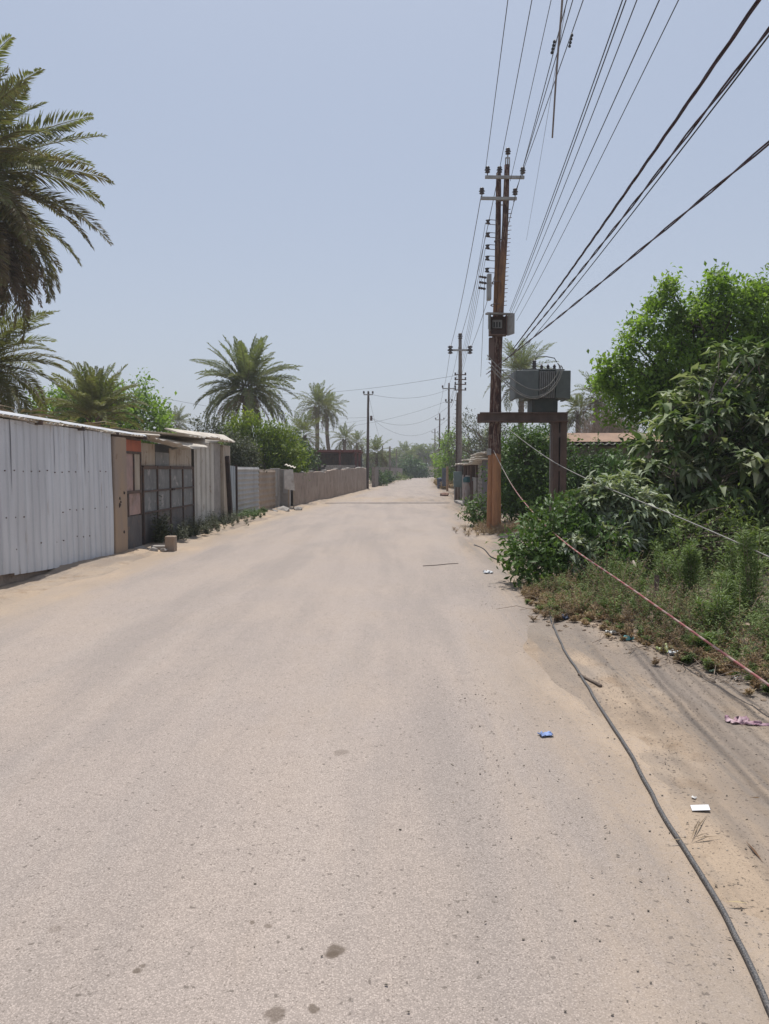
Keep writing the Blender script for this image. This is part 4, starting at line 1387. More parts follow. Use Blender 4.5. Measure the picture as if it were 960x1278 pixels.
plain_pole('utility_pole', 'faintest thin pole in the haze beside the far tree clump', 495, 599, 125, 494.8, 560, .11, .08, POLEGREY, [])

# ------------------------------------------------------------------ overhead wires
GRP = 'overhead wires along the road'
def wire_pts(u0, v0, y0, u1, v1, sag=.55, yend=-20.0, n=46):
    """a wire that leaves the pole at (u0, v0) and passes (u1, v1) on its sagging way to the next pole behind"""
    p0 = P(u0, v0, y0)
    lo, hi = .8, y0 - .5
    f = lambda y: P(u1, v1, y)[2] - (p0[2] - 4 * sag * ((y0 - y) / (y0 - yend)) * (1 - (y0 - y) / (y0 - yend)))
    for _ in range(60):
        md = (lo + hi) / 2
        if f(md) > 0:
            hi = md
        else:
            lo = md
    p1 = P(u1, v1, lo)
    ys = np.linspace(y0, yend, n)
    tq = (y0 - ys) / (y0 - yend)
    xs = p0[0] + (p1[0] - p0[0]) * (y0 - ys) / (y0 - lo)
    return np.stack([xs, ys, p0[2] - 4 * sag * tq * (1 - tq)], 1), p1

def wire(label, a, b, r=.007, mat=None, sag=.55, name='overhead_wire', grp=GRP, twist=0):
    pts_, p1 = wire_pts(a[0], a[1], YP, b[0], b[1], sag, n=160 if twist else 46)
    mb = MB()
    if twist:
        ph = np.arange(len(pts_)) * .9
        for k in range(twist):
            o_ = np.stack([np.cos(ph + k * 6.283 / twist), ph * 0, np.sin(ph + k * 6.283 / twist)], 1) * r * 1.15
            mb.tube(pts_ + o_, r, 5, False)
    else:
        mb.tube(pts_, r, 5, False)
    return tag(mb.build(name, mat or WIRE, None, True), label, 'wire', grp), p1

wire('bare wire tied to the outermost insulator of the upper crossarm, road side', (606, 212), (634, 0), 0.0078)
wire('bare wire tied to the insulator on the shorter rusty shaft', (623.5, 211), (664, 0), 0.0078)
wire('thin wire rising from just beside the pole top', (637, 226), (688, 0), 0.0062)
wire('bare wire tied to the upper crossarm end away from the road', (652, 212), (715, 0), 0.0086)
wire('heavier wire with a knot meeting the lower crossarm end', (643, 240), (728, 0), 0.0078)
wire('grey wire passing under the lower crossarm close to the shaft', (641, 252), (708, 0), 0.0078)
wire('faint hair thin wire dropping steeply past the pole', (657, 300), (691, 100), 0.0031)
wire('first of three bunched wires reaching the open distribution box', (636, 388), (777, 0), 0.0055)
wire('second of three bunched wires reaching the open distribution box', (637, 390), (781.5, 0), 0.0055)
wire('third of three bunched wires reaching the open distribution box', (638.5, 392), (795, 0), 0.0047)
wire('single wire next outside the three bunched wires', (640, 396), (823, 0), 0.0051)
wire('thin outermost single wire before the thick dark cables', (645, 400), (847, 0), 0.0043)
wire('thick twisted black bundle crossing the upper sky corner', (640, 436), (947, 0), .0075, CABLE_P, .35, 'aerial_cable', twist=3)
wire('thick plum cable just below the twisted black bundle', (640, 441), (960, 36), .008, CABLE_P, .35, 'aerial_cable', twist=2)
wire('slim dark cable hugging the underside of the plum cable', (643, 447), (960, 44), .006, CABLE, .40, 'aerial_cable')
wire('lowest thick cable wrapping round the pole below the boxes', (607, 467), (960, 178), .0075, CABLE_P, .25, 'aerial_cable', twist=2)

# line knots
for (u_, v_, y, r, lb) in ((714, 44, 11.6, .022, 'dark splice knot on the heavier knotted wire'), (692, 52, 12.2, .025, 'dark splice knot on the grey inner wire')):
    mb = MB()
    for i in range(4):
        mb.lathe(P(u_ - i * 1.0, v_ + i * 4.5, y), [(.006, -.03), (r, -.01), (r * .7, .02), (.006, .05)], 7, (.15, .4, .8))
    tag(mb.build('wire_splice', CABLE, None, True), lb, 'splice', 'wire splices')

# broken cable hanging down in the sky
hp = [P(704, -60, 11.2), P(703.4, -20, 11.2), P(700.5, 20, 11.2), P(697, 60, 11.2), P(694, 100, 11.2), P(691.5, 140, 11.2), P(689.5, 172, 11.2)]
tag(MB().tube(hp, [.016, .016, .016, .015, .014, .013, .012], 7).build('hanging_cable', POLEGREY, None, True), 'broken grey brown cable end dangling from the wires above the road', 'cable')

# spans between the poles, away from the camera
def span(label, a, b, ya, yb, sag, r, grp='wire spans between the poles', mat=None):
    p0, p1 = P(a[0], a[1], ya), P(b[0], b[1], yb)
    tq = np.linspace(0, 1, 26)
    pts_ = p0 + (p1 - p0) * tq[:, None]
    pts_[:, 2] -= 4 * sag * tq * (1 - tq)
    return tag(MB().tube(pts_, r, 5, False).build('wire_span', mat or WIRE, None, True), label, 'wire', grp)
span('wire span from the lower crossarm tip to the near disc insulator', (600.5, 245), (561.5, 436), YP, 40, .35, .010)
span('wire span from the upper crossarm to the grey pole head', (623, 214), (574, 424), YP, 40, .35, .010)
span('wire span from the far crossarm end to the second disc insulator', (643, 247), (587, 436), YP, 40, .35, .010)
for k, (va, vb, nm_) in enumerate(((278, 468, 'topmost'), (294, 474, 'second highest'), (309, 480, 'second lowest'), (323, 487, 'lowest'))):
    span(nm_ + ' of four low wire spans linking the reel brackets of two poles', (606, va), (570.5, vb), YP, 40, .35, .006)
span('wire span from the pole back to the sheet roof corner', (605, 348), (600, 470), YP, 34, .2, .008)
for k, (ua, va, ub, vb, nm_) in enumerate(((561.5, 440, 553, 485, 'outer high'), (574, 424, 560.5, 479, 'middle high'), (570, 470, 558, 502, 'upper low'), (570, 487, 560, 508, 'lower low'))):
    span(nm_ + ' wire span from the grey pole to the slim dark pole', (ua, va), (ub, vb), 40, 72, .4, .010)
for k, (ua, va, ub, vb, nm_) in enumerate(((553.5, 485, 544, 524, 'outer'), (567.5, 485, 554, 524, 'inner'))):
    span(nm_ + ' wire span from the slim dark pole to the next dark pole', (ua, va), (ub, vb), 72, 105, .5, .011)
span('long crossing wire high over the road to the dark pole', (572, 468), (300, 489), 40, 70, .5, .008)
span('second crossing wire meeting the dark pole top', (560, 486), (463, 492), 72, 66, .55, .011)
span('third crossing wire running on above the open shelter', (560, 500), (330, 535), 72, 75, 1.0, .009)
span('drooping crossing wire below the dark pole crossarm', (559, 508), (462, 521), 72, 66, 1.1, .010)
span('deepest sagging service wire over the road', (562, 520), (462, 520), 72, 66, 1.7, .009)
span('wire running from the dark pole to the palms behind the sheds', (458, 521), (190, 494), 66, 50, .5, .009)
span('second wire running from the dark pole across the palm trunks', (458, 524), (200, 533), 66, 45, .35, .007)
span('wire from the dark pole to the far thin pole', (460, 492), (478, 558), 66, 95, .4, .010)

# guy ropes in front of the shrubs
ROPE = None
m, nt, b = nt_new('red and white rope')
v = coords(nt)
wv = N(nt, 'ShaderNodeTexWave', bands_direction='DIAGONAL', Scale=2.6, Distortion=3.0)
L(nt, v, wv.inputs['Vector'])
sz = N(nt, 'ShaderNodeSeparateXYZ')
L(nt, v, sz.inputs[0])
colr = mixc(nt, remap(nt, wv.outputs[0], .55, .7), (0.25, 0.075, 0.07), (0.33, 0.22, 0.19))
colr = mixc(nt, remap(nt, sz.outputs[2], 1.05, 1.35), colr, (0.27, 0.23, 0.19))
L(nt, colr, b.inputs['Base Color'])
ROPE = m
def rope(label, name, ctrl, r, mat):
    pp = np.array([P(*c) for c in ctrl])
    ts = np.linspace(0, len(pp) - 1, 60)
    sm = np.stack([np.interp(ts, range(len(pp)), pp[:, j]) for j in range(3)], 1)
    for _ in range(12):
        sm[1:-1] = (sm[:-2] + sm[1:-1] * 2 + sm[2:]) / 4
    return tag(MB().tube(sm, r, 6).build(name, mat, None, True), label, 'guy rope')
rope('red and white guy rope slanting from the rusty pole over the weeds', 'guy_rope', [(616, 562, 20.3), (640, 610, 15.6), (672, 648, 12.2), (712, 684, 9.7), (770, 722, 7.9), (840, 771, 6.5), (905, 817, 5.6), (962, 856, 5.0), (1010, 893, 4.5)], .0095, ROPE)
rope('pale thin guy line from the beam into the dusty fig tree', 'guy_line', [(624, 527, 20.3), (650, 548, 17), (690, 577, 13.6), (745, 604, 11.6), (820, 634, 9.7), (900, 668, 8.2), (962, 696, 7.3), (1010, 718, 6.8)], .0075, CABLE_G)

# ------------------------------------------------------------------ things along the far verge, road side of the pole
t = thing('roadside_store', 'low grey roadside store wall behind the meter cabinet', 'store', (4.8, 46, 0))
mb = MB()
mb.wall((4.62, 41.5), (4.40, 37.0), -.1, 1.25, -.25)
mb.wall((5.35, 58), (4.68, 42.2), -.1, 1.30, -.25)
mb.build('wall', CONC, t)
for y in (38, 40.5, 44, 48, 53, 57):
    MB().box(np.interp(y, [37, 58], [4.45, 5.4]), np.interp(y, [37, 58], [4.7, 5.65]), y, y + .3, 1.255, 1.9).build('post', STEELDARK, t)
mb = MB()
mb.grid(roof_rows((4.15, 37.0, 1.95), (5.05, 58.5, 1.90), (4, 0, .35), .25, .02, None, 3))
mb.build('roof', ROOF_SHEET, t, True, solid=.03)
MB().wall((8.4, 58), (8.2, 37), -.1, 1.8, -.2).build('rear_wall', CONC, t)

t = thing('lean_to_shelter', 'lean to with two pale sheet roofs and a dark pier behind the rusty pole', 'shelter', (4.2, 31, 0))
MB().box(3.92, 4.22, 29.3, 31.0, -.1, 2.05).build('dark_pier', M('dark grey plaster', (0.125, 0.115, 0.12), (0.10, 0.095, 0.10), 3, rough=.95), t, bevel=.02)
mb = MB()
for j in range(12):
    for i in range(3):
        mb.box(3.98 + .004 * (j % 2), 4.18, 31.2 + i * .55 + (j % 2) * .12, 31.62 + i * .55 + (j % 2) * .12, -.1 + j * .165, .045 + j * .165)
mb.build('block_column', CONC, t, bevel=.01)
for (e0, e1, bk) in (((3.75, 29.0, 2.28), (3.62, 35.2, 2.02), (3.5, 0, .3)), ((3.70, 29.2, 2.04), (3.58, 36.4, 1.86), (3.5, 0, .12))):
    MB().grid(roof_rows(e0, e1, bk, .2, .02, lambda t_, q: (0, 0, .05 * math.sin(t_ * 8)), 4, .1, 3)).build('roof', ROOF_SHEET, t, True, solid=.03)
for y in (33.4, 36.2):
    MB().box(3.72, 3.80, y, y + .08, -.1, 1.9).build('post', STEELDARK, t)
MB().wall((7.3, 36), (7.3, 29), -.1, 2.2, -.2).build('rear_wall', GATE_DARK, t)

RUSTWHITE = M('rust streaked white paint', (0.40, 0.36, 0.34), (0.30, 0.25, 0.235), 3, (1, 1, .3), .6, stain=(0.19, 0.085, 0.06), st_scale=4, st_lo=.5, st_hi=.62, st_stretch=(1.5, 1.5, .2))
t = thing('water_drum', 'rust streaked water drum with a teal lid beside the lean to', 'drum', (X(584, 36), 36, 0))
cx = X(584, 36)
MB().lathe((cx, 36, .12), [(.01, 0), (.24, 0), (.25, .03), (.24, .06), (.24, .4), (.25, .43), (.24, .46), (.24, .84), (.25, .87), (.24, .9), (.2, .93)], 18).build('barrel', RUSTWHITE, t, True)
MB().lathe((cx, 36, 1.06), [(.2, 0), (.23, .02), (.23, .16), (.15, .24), (.05, .27)], 16).build('lid', M('teal plastic', (0.05, 0.14, 0.15), (0.04, 0.10, 0.115), 4, rough=.5), t, True)
MB().box(cx - .3, cx + .3, 35.7, 36.3, -.1, .115).build('base_slab', CONC, t, bevel=.015)
tag(MB().box(3.5, 4.5, 34.2, 38.6, -.1, .12).build('concrete_kerb', CONC, bevel=.02), 'low concrete slab edge at the foot of the drum', 'kerb')
tag(MB().box(X(589.2, 32), X(590.8, 32), 32, 32.06, -.1, Z(600, 32)).build('marker_post', STEELDARK), 'thin dark stake before the lean to shelter', 'post')
TANP = M('orange tan paint', (0.40, 0.24, 0.14), (0.42, 0.30, 0.2), 3)
tag(MB().box(X(557.2, 58), X(559.8, 58), 58, 58.2, -.1, Z(582, 58)).build('gate_post', TANP, bevel=.01), 'orange tan gate post beyond the meter cabinet', 'post')
tag(MB().box(X(552, 62), X(557, 62), 62, 62.2, .3, Z(584, 62)).build('metal_door', M('blue grey door', (0.12, 0.125, 0.15), None, 3), bevel=.02), 'small dark blue door beside the orange tan post', 'door')
BIN = M('blue bin', (0.05, 0.07, 0.13), (0.06, 0.08, 0.12), 5, rough=.5)
t = tag(MB().lathe((X(549.5, 66), 66, 0), [(.2, 0), (.24, .06), (.28, .8), (.30, .82), (.3, .9), (.05, .96)], 12).build('rubbish_bin', BIN, None, True), 'dark blue rubbish bin standing at the far grassy verge', 'bin')
tag(MB().rock((X(555, 48), 48, .08), (.3, .5, .18), 77).build('rubble', M('red brown rubble', (0.22, 0.13, 0.10), None, 8, bmp=.6), bevel=.02), 'red brown rubble heap by the low roadside store', 'rubble')

# house with tiled eave behind the shrubs
t = thing('brick_house', 'low grey brick house with a brown slab roof behind the shrubs', 'house', (9, 27, 0))
MB().box(5.5, 12.5, 26.2, 31, -.1, 2.45).build('wall', BRICK, t, bevel=.01)
MB().hexa([(5.35, 25.85, 2.58), (12.7, 25.85, 2.58), (12.7, 31.2, 2.58), (5.35, 31.2, 2.58), (5.35, 26.45, 2.90), (12.7, 26.45, 2.90), (12.7, 31.2, 2.86), (5.35, 31.2, 2.86)]).build('roof_slab', M('brown roof slab', (0.36, 0.24, 0.17), (0.28, 0.19, 0.14), 2.5, rough=.9, bmp=.4), t, bevel=.015)
mb = MB()
mb.grid(roof_rows((5.35, 25.80, 2.50), (12.7, 25.80, 2.50), (0, .5, .07), .24, .03, None, 2))
mb.build('eave_tiles', ROOF_SHEET, t, True, solid=.02)
# ------------------------------------------------------------------ palms
palm('date_palm', 'large near date palm towering over the white shed', P(-64, 238, 20), 0, 150, 4.0, 120, .6, .044, 3, None, (1.4, -1.2), (.4, 1.15), True, .24, 60)
palm('date_palm', 'lower date palm with drooping grey fronds behind the white shed', P(-28, 462, 24), 0, 70, 2.9, 90, .45, .035, 8, None, (1.3, -.7), (.4, 1.2), True, .22, 8, brown=.4)
palm('date_palm', 'young upright palm in front of the lime green tree', P(118, 524, 31), 0, 54, 2.25, 80, .36, .036, 14, None, (1.5, .25), (.25, 1.0), True, .22, 0, PALM_LEAF, brown=.2)
palm('date_palm', 'broad bushy date palm rising above the yellow green tree', P(308, 487, 47), 0, 84, 3.5, 70, .5, .055, 21, None, (1.5, -.55), (.3, 1.15), True, .26, 8, PALM_FAR, brown=.5)
FP = 'date palms on the skyline'
for k, (u_, v_, y, Ln, n, lb) in enumerate((
        (396, 508, 80, 2.75, 44, 'tall slim palm directly behind the open shelter roof'),
        (408, 512, 86, 2.6, 40, 'slim palm leaning close behind the tall slim one'),
        (430, 549, 108, 2.6, 34, 'shorter palm between the slim palms and the dark pole'),
        (446, 553, 118, 2.3, 30, 'small grey palm just before the dark pole'),
        (470, 566, 92, 2.2, 34, 'low palm with hanging fronds close behind the dark pole'),
        (222, 530, 92, 2.5, 34, 'small distant palm above the flat shack roof'),
        (204, 540, 105, 2.4, 26, 'faint distant palm low behind the shack roof'),
        (378, 545, 62, 2.2, 28, 'low palm half hidden behind the yellow green tree'),
        (651, 470, 55, 3.0, 74, 'grey green palm showing between the rusty pole and the transformer'),
        (745, 497, 52, 2.0, 30, 'palm top above the bare brown shrub'),
        (722, 515, 58, 1.7, 24, 'small palm over the house roof beside the steel column'),
        (606, 566, 66, 3.0, 34, 'low palm behind the lean to roofs'),
        (556, 560, 110, 2.6, 26, 'pale palm between the two dark poles'))):
    c = P(u_, v_, y)
    palm('date_palm', lb, c, 0, n, Ln, 30, .46, .07 if y > 70 else .055, 100 + k, FP, (1.45, -.65), (.35, 1.2), True, .2, 6 if y < 100 else 3, PALM_FAR, lean=(1.1 if k == 1 else rnd.uniform(-.2, .2)))
# far grove closing the road
for k, (u_, v_, y, hw) in enumerate(((505, 566, 185, 3.2), (518, 568, 200, 3.0), (524, 566, 190, 2.8), (532, 570, 205, 3.0), (540, 566, 190, 3.2), (494, 572, 190, 2.6), (511, 573, 180, 2.6), (486, 575, 175, 2.6), (474, 577, 165, 2.6), (466, 578, 150, 2.4))):
    pos_words = ['standing clear and tallest over the far bend', 'rounder beside the tallest one', 'set close behind the bend', 'low over the pale boundary wall', 'next to the farthest poles', 'over the faintest thin pole',
                 'above the dark green far bush', 'over the middle of the garden wall', 'above the two wall shrubs', 'nearest the dark pole']
    c = P(u_, v_, y)
    palm('date_palm', 'hazy far palm ' + pos_words[k], c, 0, 34, hw, 16, .8, .16, 300 + k, 'hazy palms closing the road', (1.45, -.8), (.4, 1.2), True, .25, 6, PALM_FAR)
# far wood behind everything
lv = Leaves()
g = np.random.default_rng(77)
for (x0, x1, y0, h, n) in ((-120, -9, 150, 5.5, 5000), (-9, 28, 225, 6.2, 5000), (24, 120, 130, 6.0, 5000)):
    x = g.uniform(x0, x1, n)
    hh = h * (.6 + .4 * np.clip(.5 + fbm(x * .16, x * 0 + 3, 3), 0, 1.4))
    p = np.stack([x, y0 + g.uniform(-6, 6, n), hh * g.uniform(0, 1, n) ** .8], 1)
    lv.leaves(p, rand_dirs(n, g) + [0, 0, .3], rand_dirs(n, g), g.uniform(.6, 1.3, n), g.uniform(.3, .6, n))
stuff(lv.build('far_wood', LEAF_OLIVE), 'dark far wood reading as one mass behind the gardens', 'trees')

# ------------------------------------------------------------------ leafy trees and shrubs, shed side
tree('leafy_tree', 'lime green leafy tree behind the young upright palm', 'tree', (-13.3, 38, 0), (-13.3, 38, 2.0),
     [((X(155, 38), 38, 3.6), (1.9, 1.8, 2.0)), ((X(78, 38), 38, 3.9), (1.6, 1.5, 2.0)), ((X(118, 38), 38.5, 4.2), (1.9, 1.5, 1.9))], 420, 50, .20, .11, .26, LEAF_BRIGHT, BARK, 31, .16)
tree('leafy_tree', 'yellow green leafy tree over the grey fence panel', 'tree', (X(330, 36), 36, 0), (X(330, 36), 36, 1.4),
     [((X(325, 36), 36, 2.3), (1.5, 1.4, 1.75)), ((X(352, 36), 36.5, 2.2), (1.1, 1.1, 1.5)), ((X(300, 36), 36, 2.4), (1.1, 1.1, 1.5))], 380, 62, .17, .06, .19, LEAF_LIME, BARK, 32, .12, .4, .3, .5, .2)
tree('shrub', 'dusty grey olive shrub behind the pale blue fence panel', 'shrub', (X(284, 29), 29, 0), (X(284, 29), 29, 1.0),
     [((X(286, 29), 29, 2.1), (.75, .8, .9)), ((X(302, 29.5), 29.5, 2.0), (.6, .6, .7))], 170, 60, .09, .045, .13, LEAF_OLIVE, BARK, 33, .06)
tree('shrub', 'tall grey green shrub at the back of the flat roofed shack', 'shrub', (X(262, 40), 40, 0), (X(262, 40), 40, 1.5),
     [((X(262, 40), 40, 2.9), (1.2, 1.0, 1.7)), ((X(280, 41), 41, 2.6), (1.2, 1, 1.5))], 170, 44, .16, .06, .2, LEAF_OLIVE, BARK, 34, .08)
tree('leafy_tree', 'mid green leafy tree between the yellow green tree and the shelter', 'tree', (X(366, 50), 50, 0), (X(366, 50), 50, 1.5),
     [((X(362, 50), 50, 2.3), (1.6, 1.2, 1.5))], 150, 44, .2, .08, .22, LEAF_DARK, BARK, 35, .1)
# verge growth below the shack
lv, mb = Leaves(), MB()
g = np.random.default_rng(9)
for i in range(150):
    y = g.uniform(17.2, 24.6)
    x = -5.0 + abs(g.normal(0, .28)) + .06
    stem_plant(lv, mb, (x, y, .02), g.uniform(.2, .55), g, 4, .5, .07, .02, 26)
lv.build_ = None
o = lv.build('verge_weeds', LEAF_OLIVE)
stuff(o, 'dark dry weeds along the foot of the grey gate and shack', 'weeds')
lv = Leaves()
for i in range(46):
    y = g.uniform(24.6, 28.2)
    x = -4.86 + abs(g.normal(0, .28)) + (y - 25) * .03
    stem_plant(lv, None, (x, y, .02), g.uniform(.12, .32), g, 5, .6, .08, .03, 24)
stuff(lv.build('green_weeds', LEAF_MID), 'fresh green weeds at the foot of the blue and grey fence', 'weeds')
lv = Leaves()
g2 = np.random.default_rng(19)
for i in range(14):
    stem_plant(lv, None, (-5.05 + g2.uniform(0, .2), 16.9 + g2.uniform(-.4, .4), 0), g2.uniform(.5, 1.1), g2, 3, .3, .13, .05, 22)
o = tag(lv.build('shrub', LEAF_OLIVE), 'spindly dark plant growing against the grey gate', 'plant')
tree('shrub', 'dark green shrub at the foot of the dark pole', 'shrub', (X(473, 78), 78, 0), (X(473, 78), 78, .4), [((X(472, 78), 78, .8), (.9, .9, .95))], 60, 26, .22, .1, .2, LEAF_DARK, BARK, 36, .05)
tree('shrub', 'second rounded shrub further along the far garden wall', 'shrub', (X(481, 88), 88, 0), (X(481, 88), 88, .4), [((X(481, 88), 88, .8), (.9, .9, .95))], 60, 26, .22, .1, .2, LEAF_DARK, BARK, 37, .05)
tree('shrub', 'large dark green bush at the far bend of the road', 'shrub', (X(512, 150), 150, 0), (X(512, 150), 150, .8), [((X(512, 150), 150, 1.9), (2.6, 2, 2.1)), ((X(522, 152), 152, 1.3), (2.4, 2, 1.6))], 130, 26, .5, .24, .4, LEAF_DARK, BARK, 38, .1)
tree('shrub', 'pale green low growth along the garden wall foot', 'shrub', (X(495, 118), 118, 0), (X(495, 118), 118, .3), [((X(494, 118), 118, .5), (2.4, 2.5, .7))], 70, 22, .3, .1, .25, LEAF_WEED, BARK, 39, .05)

# ------------------------------------------------------------------ trees and shrubs, pole side
tree('leafy_tree', 'fresh green leafy tree behind the roadside store', 'tree', (X(570, 70), 70, 0), (X(570, 70), 70, 1.4), [((X(566, 70), 70, 2.8), (1.6, 1.6, 2.4)), ((X(556, 74), 74, 2.0), (1.2, 1.4, 1.8))], 150, 26, .28, .12, .25, LEAF_BRIGHT, BARK, 41, .1)
tree('leafy_tree', 'wide dull green tree behind the lean to roofs', 'tree', (X(600, 52), 52, 0), (X(600, 52), 52, 1.6), [((X(598, 52), 52, 3.3), (2.0, 1.8, 2.2)), ((X(622, 53), 53, 3.2), (1.8, 1.6, 2.0)), ((X(582, 54), 54, 3.0), (1.2, 1.3, 1.8))], 240, 26, .2, .06, .24, LEAF_OLIVE, BARK, 42, .13)
# dense shrub directly behind the platform
tree('shrub', 'dense dark green shrub between the rusty pole and the steel column', 'shrub', (4.3, 23.6, 0), (4.3, 23.6, .7),
     [((4.25, 23.6, 1.5), (1.05, .9, 1.45)), ((5.0, 24, 1.8), (.95, .8, 1.35)), ((4.6, 23.4, .7), (1.25, .8, .9))], 460, 44, .13, .055, .16, LEAF_MID, BARK, 43, .08, .35)
tree('shrub', 'rounded dark green shrub before the house wall', 'shrub', (6.4, 24.3, 0), (6.4, 24.3, .6),
     [((6.35, 24.3, 1.2), (.95, .8, 1.15)), ((7.2, 24.4, 1.2), (.9, .8, 1.1)), ((5.6, 24.0, .8), (.8, .7, .9))], 300, 38, .13, .05, .15, LEAF_DARK, BARK, 44, .07)
tree('shrub', 'small bright green bush at the foot of the rusty pole', 'shrub', (2.72, 22.3, 0), (2.72, 22.3, .25), [((2.70, 22.3, .45), (.38, .5, .5))], 55, 20, .11, .05, .1, LEAF_MID, BARK, 45, .03)
# bare brown shrub over the house
t = thing('bare_shrub', 'leafless brown twiggy tree behind the house roof', 'tree', (X(760, 40), 40, 0))
g = np.random.default_rng(4)
mb = MB()
cxs = X(760, 40)
for i in range(760):
    a = g.uniform(0, 6.28)
    r_ = g.uniform(0, 1) ** .6
    tip = np.array([cxs + 2.0 * r_ * math.cos(a), 40 + 1.2 * r_ * math.sin(a), 2.2 + 2.7 * math.sqrt(max(0, 1 - r_ * r_)) * g.uniform(.55, 1.05)])
    b0 = np.array([cxs + .6 * r_ * math.cos(a), 40 + .4 * r_ * math.sin(a), 1.6])
    md = (b0 + tip) / 2 + g.normal(size=3) * .2
    mb.tube([b0, md, tip], [.018, .012, .005], 3, False)
    for _ in range(2):
        mb.tube([md, md + (tip - md) * .5 + g.normal(size=3) * .22, tip + g.normal(size=3) * .35], [.01, .008, .004], 3, False)
mb.build('crown', M('grey brown twig', (0.36, 0.285, 0.225), (0.26, 0.20, 0.155), 6, bmp=0), t)
MB().tube([(cxs, 40, -.1), (cxs + .1, 40, .9), (cxs, 40, 1.7)], [.14, .11, .08], 8).build('trunk', BARK, t, True)

# big bright tree
sh = []
g = np.random.default_rng(12)
for (u_, v_) in ((834, 348), (833, 362), (893, 342), (903, 350), (888, 360), (850, 380), (870, 372), (808, 385), (815, 372), (786, 412), (796, 400), (757, 460), (752, 470), (765, 455), (775, 435), (945, 362), (955, 358), (925, 362), (845, 395), (870, 395), (762, 480), (780, 490), (772, 505), (790, 510), (810, 500)):
    for k in range(4):
        sh.append(P(u_, v_ + 4 + 4 * k, 17.5 + g.uniform(-.3, .5)) + g.normal(size=3) * .06)
c_ = lambda u_, v_, y: tuple(P(u_, v_, y))
tree('leafy_tree', 'large bright green tree rising behind the dusty fig', 'tree', (8.3, 18, 0), (8.1, 18, 2.4),
     [(c_(860, 430, 17.8), (.8, 1.0, .8)), (c_(900, 408, 18), (.9, 1.0, .75)), (c_(945, 410, 18), (1.1, 1.2, 1.0)), (c_(806, 465, 17.6), (.55, .8, .6)), (c_(840, 490, 17.8), (1.0, 1.0, .7)),
      (c_(1000, 420, 18), (1.2, 1.2, 1.3)), (c_(910, 480, 18.3), (1.3, 1.2, 1.0)), (c_(980, 520, 18.4), (1.4, 1.2, 1.2))], 640, 72, .115, .062, .125, LEAF_BRIGHT, BARK, 51, .17, .35, .3, .5, -.12, None, np.array(sh), 9)
# dusty fig
tree('fig_tree', 'dusty fig tree with long pale drooping leaves at the verge', 'tree', (5.6, 13.6, 0), (5.5, 13.5, 1.0),
     [(c_(880, 520, 13.0), (.72, .8, .75)), (c_(930, 470, 13.3), (.62, .7, .7)), (c_(830, 570, 12.6), (.62, .7, .60)), (c_(905, 590, 12.4), (1.0, .7, .85)), (c_(960, 560, 12.7), (.8, .8, 1.1)),
      (c_(870, 650, 12.6), (.95, .7, .65)), (c_(960, 660, 12.5), (.9, .8, .8)), (c_(1010, 560, 13), (.9, .9, 1.4)), (c_(810, 610, 12.9), (.4, .5, .45)), (c_(905, 690, 12.8), (1.1, .6, .45))], 500, 22, .25, .088, .12, LEAF_DUSTY, BARK_PALE, 52, .11, .5, .3, .5, -.15, rosette=True, n_main=10)
# dark undergrowth behind the fig
tree('shrub', 'dark shrub filling the gap behind the dusty fig', 'shrub', (6.0, 16, 0), (6.0, 16, .6), [((6.2, 16, 1.3), (1.7, .9, 1.5)), ((8.0, 16, 1.5), (1.6, .9, 1.7)), ((5.0, 15.6, .8), (.9, .8, .9))], 260, 24, .16, .06, .2, LEAF_DARK, BARK, 53, .08)
# silver dusty shrub
tree('shrub', 'silvery dusty shrub leaning out over the verge', 'shrub', (3.75, 12.2, 0), (3.55, 12.0, .45),
     [(c_(775, 635, 11.4), (.58, .5, .42)), (c_(800, 665, 11.5), (.36, .4, .3)), (c_(745, 635, 11.4), (.34, .35, .28)), (c_(760, 680, 10.9), (.4, .3, .25)), (c_(720, 688, 10.6), (.24, .3, .16)), (c_(810, 640, 11.8), (.3, .4, .25))], 280, 24, .155, .052, .09, LEAF_SILVER, BARK_PALE, 54, .035, .5, .3, .5, .0, rosette=True, n_main=7)
mb = MB()
for pl in ([(820, 648, 11.4), (805, 668, 11.2), (790, 690, 11.0), (772, 702, 10.9)], [(814, 632, 11.4), (811, 640, 11.4), (818, 652, 11.3)], [(684, 668, 11.5), (692, 678, 11.3), (705, 684, 11.2), (722, 692, 11.0)], [(754, 648, 11.3), (756, 668, 11.2), (757, 684, 11.1)], [(790, 700, 10.4), (795, 712, 10.3), (791, 725, 10.2)], [(840, 700, 10.0), (833, 712, 9.9), (838, 726, 9.8)]):
    pp = np.array([P(*c) for c in pl])
    mb.tube(pp, np.linspace(.02, .012, len(pp)), 6)
tag(mb.build('bare_branches', M('bleached wood', (0.42, 0.37, 0.31), (0.33, 0.28, 0.23), 12, bmp=.2), None, True), 'bleached bare branches poking through the verge shrubs', 'branches')
